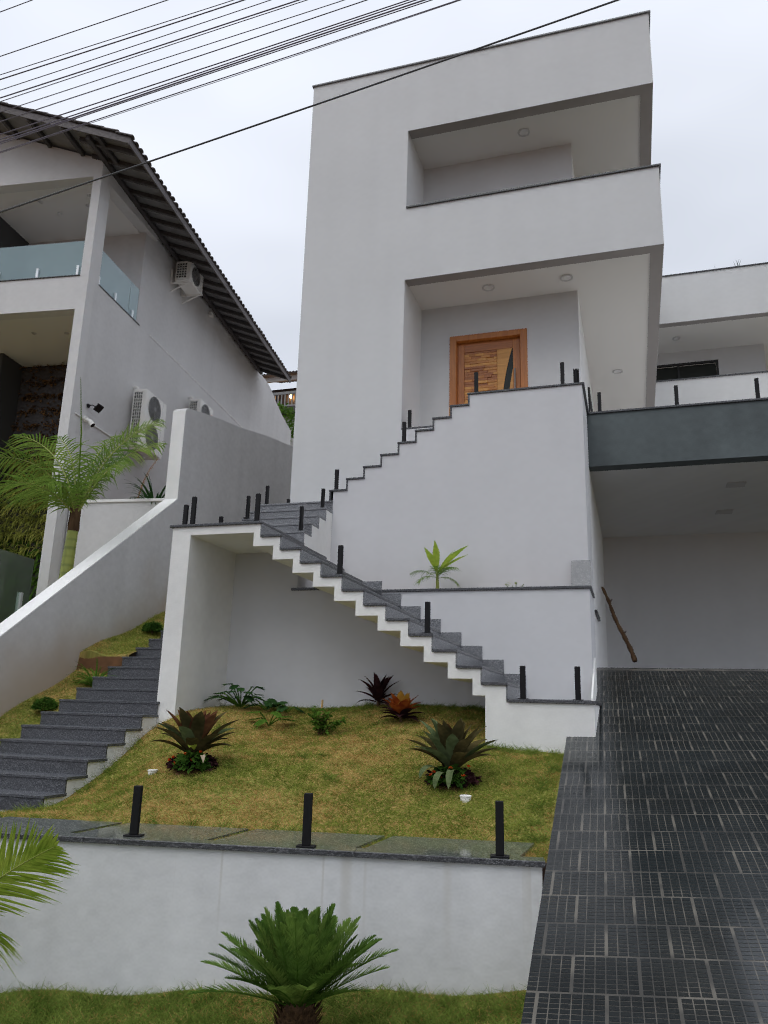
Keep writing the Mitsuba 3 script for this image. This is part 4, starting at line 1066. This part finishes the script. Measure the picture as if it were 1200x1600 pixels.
def bromeliad(x, y, L, seed, label, bedlabel, reds, rel):
    r = np.random.default_rng(seed); z = float(lawn_z(x, y))
    n, key = 0, 'bromeliad'
    while key in labels:
        n += 1; key = f'bromeliad_{n:03d}'
    labels[key] = {'label': label, 'category': 'plant', 'group': 'large bromeliads on the lawn'}
    t, P, W, N_ = strap_rosette((x, y, z + 0.12), 36, L, 0.098, 1.45, 0.58, 0.62, r, tip=0.72)
    red = (t < reds); grey = (~red) & (r.uniform(0, 1, len(t)) < 0.16)
    for part, msk, mt in (('inner_leaves', red, 'leaf_brom_red'), ('leaves', ~red & ~grey, 'leaf_brom'), ('pale_leaves', grey, 'leaf_brom_grey')):
        if msk.any():
            put(f'{key}__{part}', ribbons(P[msk], W[msk], N_[msk], 0.4), mt, True)
    put(f'{key}__stem', tube([(x, y, z - 0.03), (x, y, z + 0.13)], [0.05, 0.06], 10), 'bark', 40)
    key2 = 'flower_bed' if 'flower_bed' not in labels else 'flower_bed_001'
    labels[key2] = {'label': bedlabel, 'category': 'flower bed', 'group': 'flowering ground cover under the bromeliads'}
    put(key2 + '__dark_leaves', leaf_balls((x, y, z - 0.01), (0.24, 0.20, 0.15), 620, 0.06, 0.030, r), 'leaf_purple')
    put(key2 + '__green_leaves', leaf_balls((x + rel, y - 0.12, z), (0.15, 0.12, 0.15), 300, 0.075, 0.040, r), 'leaf_boxwood')
    for dx, dy, dz in [(-0.13, -0.19, 0.10), (-0.17, -0.16, 0.07), (-0.06, -0.22, 0.05), (0.03, -0.21, 0.14), (0.17, -0.15, 0.16), (0.12, -0.19, 0.08)]:
        put(key2 + '__flower', flower((x + dx + r.normal(0, .01), y + dy, z + dz), r, 0.021), 'petal_orange')
    dd = r.uniform(-1, 1, (220, 2)); dd = dd[(dd ** 2).sum(1) < 1]
    put(key2 + '__soil', grid_mesh(np.linspace(x - .27, x + .27, 10), np.linspace(y - .26, y + .22, 10), lambda X, Y: lawn_z(X, Y) + 0.02 - 0.25 * np.clip(((X - x) ** 2 + (Y - y) ** 2) / 0.06 - 0.5, 0, 9)), 'soil', True)
    return z


zb = bromeliad(-4.22, 7.22, 0.50, 21, 'bromeliad with red inner leaves near the side steps', 'dark leaves with orange flowers under the red bromeliad near the side steps', 0.42, 0.06)
bromeliad(-1.68, 7.62, 0.50, 22, 'green bromeliad with grey-green blades near the staircase foot', 'purple leaves with orange flowers under the bromeliad near the staircase foot', 0.08, -0.02)
r = np.random.default_rng(31)
P = arch(np.array([[-1.72, 7.45, zb + 0.06], [-1.64, 7.43, zb + 0.08], [-1.80, 7.46, zb + 0.1]]), [-1.75, -1.5, -2.1], [0.3, 0.35, 0.4], [1.9, 2.0, 1.8], [0.30, 0.33, 0.27], 9)
q = np.linspace(0, 1, 9)
put('bromeliad_001__drooping_leaf', ribbons(P, (0.062 * np.clip((1 - q) * 3, 0, 1) ** .6)[None], np.tile([0, -0.4, 1.0], (3, 1)), 0.2), 'leaf_brom_grey', True)
P = arch(np.array([[-4.10, 7.02, zb + 0.19], [-4.0, 7.0, zb + 0.13]]), [-1.4, -0.9], [0.8, 0.5], [1.4, 2.0], [0.14, 0.16], 8)
q = np.linspace(0, 1, 8)
put('flower_bed__dry_leaf', ribbons(P[1:], (0.045 * np.sin(np.pi * np.clip(q, .05, .97)))[None], [[0, -0.3, 1]], 0.3), 'petal_white', True)
put('flower_bed__young_leaf', ribbons(P[:1], (0.09 * np.sin(np.pi * np.clip(q, .05, .97)))[None], [[0, -0.3, 1]], 0.3), 'leaf_young', True)


def broad_plant(key, x, y, z, label, parts, n, L, w, e_in, e_out, droop, seed, stem_h=0.12, cat='plant', group=None, tip=0.3):
    r = np.random.default_rng(seed)
    tag(key, label, cat, group)
    t, P, W, N_ = strap_rosette((x, y, z + stem_h), n, L, w, e_in, e_out, droop, r, n_pts=9, tip=tip)
    P = P - np.linspace(0, stem_h * 0.7, n)[:, None, None] * np.array([0, 0, 1.0])
    a = 0
    for nm, mt, f in parts:
        b = int(round(f * n))
        if b > a:
            put(f'{key}__{nm}', ribbons(P[a:b], W[a:b], N_[a:b], 0.3), mt, True)
        a = b
    put(f'{key}__stem', tube([(x, y, z - 0.03), (x + 0.005, y, z + stem_h)], [0.022, 0.016], 8), 'bark', 40)


broad_plant('cordyline', -3.17, 9.92, float(lawn_z(-3.17, 9.92)), 'dark purple plant close to the wall under the staircase', [('leaves', 'leaf_purple', 1.0)], 20, 0.34, 0.085, 1.35, 0.1, 0.7, 41, 0.16)
broad_plant('croton', -2.66, 9.22, float(lawn_z(-2.66, 9.22)), 'croton with gold, orange and dark red leaves under the staircase', [('gold_leaves', 'leaf_gold', 0.22), ('orange_leaves', 'leaf_orange', 0.62), ('dark_leaves', 'leaf_purple', 1.0)], 28, 0.28, 0.115, 1.40, 0.1, 0.7, 42, 0.14)


def lobed_leaf(c, d, L, r, lobes=7):
    """deeply cut philodendron leaf: a fan of lobes along a midrib"""
    d = np.array(d, float); d /= np.linalg.norm(d)
    s = np.cross(d, [0, 0, 1.0]); s /= np.linalg.norm(s) + 1e-9; u = np.cross(s, d)
    P = [np.array(c)[None] + d[None] * L * np.linspace(0, 1, 5)[:, None] - np.array([0, 0, 1]) * (np.linspace(0, 1, 5) ** 2 * L * .25)[:, None]]
    for i in range(lobes):
        q = 0.05 + 0.75 * i / lobes
        for sg in (-1, 1):
            b = np.array(c) + d * L * q
            e = sg * s * (1.0 - 0.35 * q) + d * (0.15 + 0.9 * q) + u * 0.1
            ln = L * (0.50 - 0.28 * q) * r.uniform(0.85, 1.1)
            P.append(b[None] + e[None] / np.linalg.norm(e) * (ln * np.linspace(0, 1, 5))[:, None] - np.array([0, 0, 1]) * (np.linspace(0, 1, 5) ** 2 * ln * .3)[:, None])
    P = np.array(P); W = np.broadcast_to(np.array([0.8, 1.0, 0.95, 0.6, 0.05]) * L * 0.17, P.shape[:2])
    return ribbons(P, W, np.tile(u + 1e-3, (len(P), 1)), 0.15)


def philodendron(key, x, y, label, n, H_, L, seed, mt='leaf_dark', spread=0.6, back=-1.4, fan=1.6):
    r = np.random.default_rng(seed); z = float(lawn_z(x, y)); tag(key, label, 'plant')
    lv, st = [], []
    for i in range(n):
        az = back + r.uniform(-fan, fan); e = r.uniform(0.55, 1.25)
        P = arch((x, y, z), az, e, 0.35, H_ * r.uniform(0.6, 1.1), 6)[0]
        st.append(tube(P, [0.008] * 6, 5)); d = P[-1] - P[-2]; d = d * 0.25 + np.linalg.norm(d) * np.array([math.cos(az), math.sin(az), r.uniform(-0.75, -0.1)])
        lv.append(lobed_leaf(P[-1], d, L * r.uniform(0.8, 1.15), r))
    put(key + '__leaves', cat(lv), mt, False); put(key + '__stems', cat(st), 'leaf_bright', 40)


philodendron('philodendron', -4.98, 9.62, 'dark green plant with deeply cut leaves in the corner of the niche', 19, 0.36, 0.175, 51, fan=1.7)
philodendron('philodendron_001', -4.62, 9.66, 'low cut-leaf plant beside the dark corner plant', 6, 0.2, 0.17, 52)
philodendron('philodendron_002', -4.36, 9.72, 'flat spreading cut-leaf plant near the middle of the niche wall', 7, 0.2, 0.18, 53, fan=2.6)
philodendron('philodendron_003', -4.28, 9.05, 'pair of cut leaves, one bright green and one dark, in front of the niche plants', 6, 0.22, 0.21, 54, 'leaf_bright', fan=2.2)
labels['philodendron_003']['label'] = 'bright green cut-leaf plant on the lawn in front of the niche plants'
# staked shrub
sx, sy = -3.60, 9.0; sz = float(lawn_z(sx, sy)); r = np.random.default_rng(61)
tag('staked_shrub', 'thin yellow-green shrub tied to a short wooden stake on the lawn', 'shrub')
put('staked_shrub__stake', tube([(sx, sy + 0.02, sz - 0.05), (sx + 0.01, sy + 0.03, sz + 0.42)], 0.013, 8), 'stake_wood', 40)
stm, tips = [], []
for i in range(16):
    P = arch((sx, sy, sz), r.uniform(0, 6.28), r.uniform(0.6, 1.5), r.uniform(-0.2, 0.7), r.uniform(0.15, 0.36), 7)[0]
    stm.append(tube(P, np.linspace(0.006, 0.002, 7), 5)); tips += [P[k] for k in range(2, 7) for _ in range(4)]
put('staked_shrub__stems', cat(stm), 'bark', 40)
tips = np.array(tips) + r.normal(0, 0.012, (len(tips), 3))
P = arch(tips, r.uniform(0, 6.28, len(tips)), r.uniform(-0.2, 1, len(tips)), 0.8, r.uniform(0.04, 0.085, len(tips)), 4)
put('staked_shrub__leaves', ribbons(P, np.array([0.35, 1, 0.8, 0.05])[None] * 0.036, r.normal(0, .4, (len(tips), 3)) + [0, 0, 1], 0.2), 'leaf_bright')
# white caps on the lawn
for (x, y, lab) in ((-4.70, 7.28, 'small white plastic cap on the grass near the side steps'), (-1.48, 7.25, 'small white plastic cap on the grass in front of the green bromeliad')):
    z = float(lawn_z(x, y)); k = 'white_cap' if 'white_cap' not in labels else 'white_cap_001'
    tag(k, lab, 'cap', 'white caps on the lawn')
    put(k + '__cup', tube([(x, y, z - 0.02), (x, y, z + 0.040), (x, y, z + 0.043)], [0.044, 0.050, 0.046], 20), 'white_plastic', 40)
    put(k + '__rim', ring((x, y, z + 0.034), [0, 0, 1], 0.044, 0.053, 0.008), 'white_plastic', 40)

# boxwoods, grass clumps on the side bank
for x, y, rad, lab in ((-7.52, 8.95, 0.15, 'round clipped boxwood low on the bank beside the side steps'), (-7.42, 11.1, 0.15, 'round clipped boxwood at the top of the bank by the last visible step')):
    z = float(strip_z(np.array(x), np.array(y))); r = np.random.default_rng(int(y * 10)); k = 'boxwood' if 'boxwood' not in labels else 'boxwood_001'
    tag(k, lab, 'bush', 'boxwood balls on the side bank')
    put(k + '__foliage', cat([leaf_balls((x, y, z + rad * 0.35), (rad * 1.05, rad, rad * 1.0), 900, 0.035, 0.02, r), leaf_balls((x, y, z + rad * 0.3), (rad * .8, rad * .8, rad * .8), 400, 0.035, 0.02, r)]), 'leaf_boxwood')
    put(k + '__stem', tube([(x, y, z - 0.05), (x, y, z + rad)], 0.015), 'bark')
r = np.random.default_rng(71)
x, y = -7.34, 9.72; z = float(strip_z(np.array(x), np.array(y)))
tag('spider_plant', 'clump of long arching light green grass leaves on the side bank', 'plant')
n = 70; az = r.uniform(0, 6.28, n)
P = arch(np.array([x, y, z]) + np.stack([np.cos(az), np.sin(az), 0 * az], 1) * 0.05, az, r.uniform(0.5, 1.4, n), r.uniform(0.9, 1.9, n), r.uniform(0.32, 0.58, n), 8)
q = np.linspace(0, 1, 8)
put('spider_plant__leaves', ribbons(P, (0.024 * (1 - q ** 2.5) + 0.001)[None], r.normal(0, .2, (n, 3)) + [0, 0, 1], 0.4), 'leaf_bright')
put('spider_plant__stem', tube([(x, y, z - 0.04), (x, y, z + 0.05)], 0.03), 'bark')
put('soil_step', prismX([(10.07, 0.1), (10.085, 0.50), (10.125, 0.665), (10.135, 0.1)], -7.99, -7.165), 'soil', kind='structure', label='cut step of red-brown earth in the side bank')

# small palm and sprig in the planter
r = np.random.default_rng(81)
px, py, pz = -2.62, 10.80, 1.54
tag('young_palm', 'young palm with a few broad and some thin leaflets growing in the long planter', 'palm')
put('young_palm__stem', tube([(px, py, pz - 0.03), (px + 0.005, py, pz + 0.2), (px - 0.005, py, pz + 0.44)], [0.030, 0.024, 0.013], 8), 'palm_shaft', 40)
bl = [(2.75, 1.15, 0.46, 0.095), (2.2, 1.48, 0.50, 0.10), (0.22, 0.85, 0.60, 0.12), (0.0, 0.62, 0.52, 0.07), (-0.25, 0.95, 0.42, 0.04)]
P = np.concatenate([arch((px - 0.005, py, pz + 0.38), a, e, 0.25, L, 9) for a, e, L, w in bl])
q = np.linspace(0, 1, 9)
W = np.array([w * np.clip(np.minimum(q * 2.2, (1 - q) * 2.6), 0.06, 1) ** .8 for *_, w in bl])
put('young_palm__broad_leaves', ribbons(P, W, np.tile([0.1, -0.6, 0.8], (5, 1)), 0.3), 'leaf_young')
fr_ = [frond((px, py, pz + 0.30), a, e, 1.3, L * 1.15, 14, 0.17, 0.014, 0.5, 0.2, seed=i) for i, (a, e, L) in enumerate(((3.3, 0.75, 0.36), (-0.5, 0.85, 0.36), (-1.4, 0.9, 0.32), (1.2, 1.1, 0.36), (3.9, 0.3, 0.30), (-0.1, 0.25, 0.3)))]
put('young_palm__fronds', cat([b for a, b in fr_] + [a for a, b in fr_]), 'leaf_palm')
tag('planter_sprig', 'tiny pale green sprig poking out of the long planter near the granite slab', 'plant')
sx, sy = -1.52, 10.75
stm = [tube(arch((sx, sy, 1.53), a, 1.2, 0.5, 0.24, 6)[0], 0.005, 5) for a in (0.2, 1.9, 3.6, 5.1)]
put('planter_sprig__stems', cat(stm), 'leaf_bright', 40)
P = np.concatenate([arch((sx + 0.06 * math.cos(a), sy + .06 * math.sin(a), 1.53 + 0.13 + 0.02 * i), a, 0.5, 0.9, 0.09, 5) for i, a in enumerate((0.2, 1.9, 3.6, 5.1, 2.6))])
put('planter_sprig__leaves', ribbons(P, np.array([0.2, 1, 1, 0.7, 0.05])[None] * 0.03, np.tile([0, 0, 1.0], (5, 1)), 0.3), 'leaf_young')

# cycad on the verge
cx, cy = -1.90, 4.62; cz = float(verge_z(np.array(cx), np.array(cy)))
tag('cycad', 'dark green cycad with a dense crown on a shaggy trunk before the retaining wall', 'cycad')
th = np.linspace(0, 1, 20)
put('cycad__trunk', tube([(cx, cy, cz - 0.05), (cx, cy, cz + 0.06), (cx, cy, -1.68), (cx, cy, -1.60)], [0.125, 0.122, 0.105, 0.06], 18), 'cycad_bark', 40)
r = np.random.default_rng(91); sc_ = []
for i in range(150):
    a, zz_ = i * 2.39996, cz + (i / 150) * (-1.64 - cz)
    sc_.append(arch((cx + 0.106 * math.cos(a), cy + 0.106 * math.sin(a), zz_), a, 0.9, -0.2, 0.07, 4)[0])
put('cycad__leaf_bases', ribbons(np.array(sc_), np.array([0.03, 0.028, 0.018, 0.004])[None], np.tile([0, 0, 1.0], (150, 1)), 0.4), 'cycad_bark')
nf = 68
for i in range(nf):
    t = (i + 0.5) / nf; a = i * 2.39996
    A, B_ = frond((cx + 0.03 * math.cos(a), cy + 0.03 * math.sin(a), -1.635), a, 1.50 - 1.08 * t + r.normal(0, .07), 0.06 + 0.42 * t ** 3, (0.47 + 0.13 * t) * r.uniform(0.93, 1.07), 40, 0.115, 0.0135, 0.04, 0.40, 1.05, 0.10, seed=i, pw=1.8, seg=4)
    k_ = put('cycad__frond', B_, ('leaf_cycad', 'leaf_cycad_light', 'leaf_cycad', 'leaf_cycad_mid')[i % 4]); put(k_ + '__stalk', A, 'leaf_bright', 40)

# palm leaning in from outside the frame, low
px, py = -4.27, 4.25; pz = float(verge_z(np.array(px), np.array(py)))
tag('verge_palm', 'light yellow-green palm on the verge, only one feathered frond reaching into view', 'palm')
put('verge_palm__trunk', tube([(px, py, pz - 0.1), (px, py, pz + 0.2), (px + 0.03, py, -1.42)], [0.07, 0.055, 0.04], 12), 'palm_shaft', 40)
spec = [(0.05, 0.74, 0.30, 1.02, 1.15, 0.10), (0.0, 0.55, 0.5, 0.44, 0.8, 0.4), (2.4, 0.9, 1.0, 1.1, 0, 0.4), (3.4, 0.7, 1.0, 1.1, 0, 0.4), (4.0, 0.5, 1.0, 0.8, 0, 0.4)]
for i, (a, e, d, L, ro, g_) in enumerate(spec):
    A, B_ = frond((px + 0.03, py, -1.44), a, e, d, L, 36, 0.40, 0.022, g_, 0.12, 0.85, 0.28, seed=100 + i, roll=ro)
    k_ = put('verge_palm__frond', B_, 'leaf_young'); put(k_ + '__stalk', A, 'palm_shaft', 40)

# taller palm behind the boundary wall
px, py = -8.75, 10.50
tag('feather_palm', 'green feather palm with a smooth yellow-green trunk behind the sloping boundary wall', 'palm')
put('feather_palm__trunk', tube([(px, py, 0.4), (px, py, 1.7), (px + 0.01, py, 2.3), (px + .03, py, 2.75)], [0.14, 0.11, 0.095, 0.085], 16), 'palm_shaft', 40)
put('feather_palm__crown_shaft', cat([tube([(px + .03, py, 2.72), (px + 0.05, py, 3.05), (px + 0.05, py, 3.4)], [0.09, 0.075, 0.04], 12)] + [ribbons(arch((px + 0.03, py, 2.70), a, 1.5, -0.2 + 0.9, 0.55, 6, 3), np.array([0.16, 0.17, 0.14, 0.10, 0.06, 0.02])[None], [[math.cos(a), math.sin(a), 0.1]], 0.5) for a in (0.3, 1.8, 3.2, 4.4)]), 'bark', 40)
spec = [(3.30, 1.30, 1.20, 2.1, 0.9), (-2.75, 1.10, 1.40, 1.9, -0.7), (2.75, 1.38, 1.05, 2.1, 0.6), (0.45, 1.32, 0.90, 2.25, -1.0), (0.10, 1.15, 1.20, 2.0, -0.9), (0.9, 1.38, 0.85, 2.2, 0.5),
        (-0.40, 1.00, 1.45, 1.6, -0.7), (-1.40, 0.95, 1.65, 1.1, 0.3), (-2.1, 0.80, 1.6, 1.4, -0.4), (1.7, 1.38, 0.9, 2.2, 0.0), (3.05, 0.85, 1.5, 1.6, 0.5)]
for i, (a, e, d, L, ro) in enumerate(spec):
    A, B_ = frond((px + 0.05, py, 2.95), a, e, d, L, 30, 0.66, 0.028, 0.46, 0.20, 0.60, 0.14, seed=200 + i, pw=1.6, roll=ro)
    k_ = put('feather_palm__frond', B_, 'leaf_palm'); put(k_ + '__stalk', A, 'palm_shaft', 40)
put('feather_palm__spear_leaf', tube([(px + 0.05, py, 3.2), (px + 0.03, py - 0.1, 4.4), (px, py - 0.25, 5.35)], [0.016, 0.013, 0.003], 7), 'leaf_palm', 40)

# dark strap plant and a dry frond in the neighbour's planter
r = np.random.default_rng(95)


def npt(u, v, z):
    q = NC + u * NU + v * NV
    return np.array([q[0], q[1], z])


tag('planter_lily', 'dark strap-leaved plant in the neighbour planter under the tall air conditioner', 'plant')
n = 60; az = r.uniform(0, 6.28, n); c = npt(1.75, 0.80, 4.05)
P = arch(c + np.stack([np.cos(az), np.sin(az), 0 * az], 1) * 0.1, az, r.uniform(0.5, 1.4, n), r.uniform(0.9, 1.8, n), r.uniform(0.5, 0.95, n), 9)
q = np.linspace(0, 1, 9)
put('planter_lily__leaves', ribbons(P, (0.045 * (1 - q ** 2.5) + 0.002)[None], r.normal(0, .2, (n, 3)) + [0, 0, 1], 0.4), 'leaf_dark')
put('planter_lily__stem', tube([c - [0, 0, 0.1], c + [0, 0, 0.1]], 0.06), 'bark')
tag('dry_frond', 'withered reddish frond hanging in front of the tall air conditioner', 'frond')
A, B_ = frond(npt(1.35, 0.75, 4.05), 0.9, 1.5, 0.5, 1.25, 30, 0.16, 0.02, 0.8, 0.1, seed=301)
put('dry_frond__leaflets', B_, 'leaf_dry'); put('dry_frond__stalk', A, 'leaf_dry', 40)

# weeds on the wing's roof edge
for x_, n_, lab in ((2.74, 2, 'single thin weed on the roof edge of the rear wing'), (3.33, 6, 'small tuft of weeds on the roof edge of the rear wing')):
    k = 'roof_weed' if 'roof_weed' not in labels else 'roof_weed_001'; tag(k, lab, 'weed')
    P = arch(np.array([x_, 22.12, 12.54]) + r.normal(0, 0.05, (n_, 3)) * [1, 0.3, 0], r.uniform(0, 6.28, n_), 1.35, 0.4, r.uniform(0.15, 0.3, n_), 5)
    put(k + '__leaves', ribbons(P, np.array([1, 1, .8, .5, .1])[None] * 0.018, r.normal(0, 1, (n_, 3)), 0.2), 'leaf_dark')
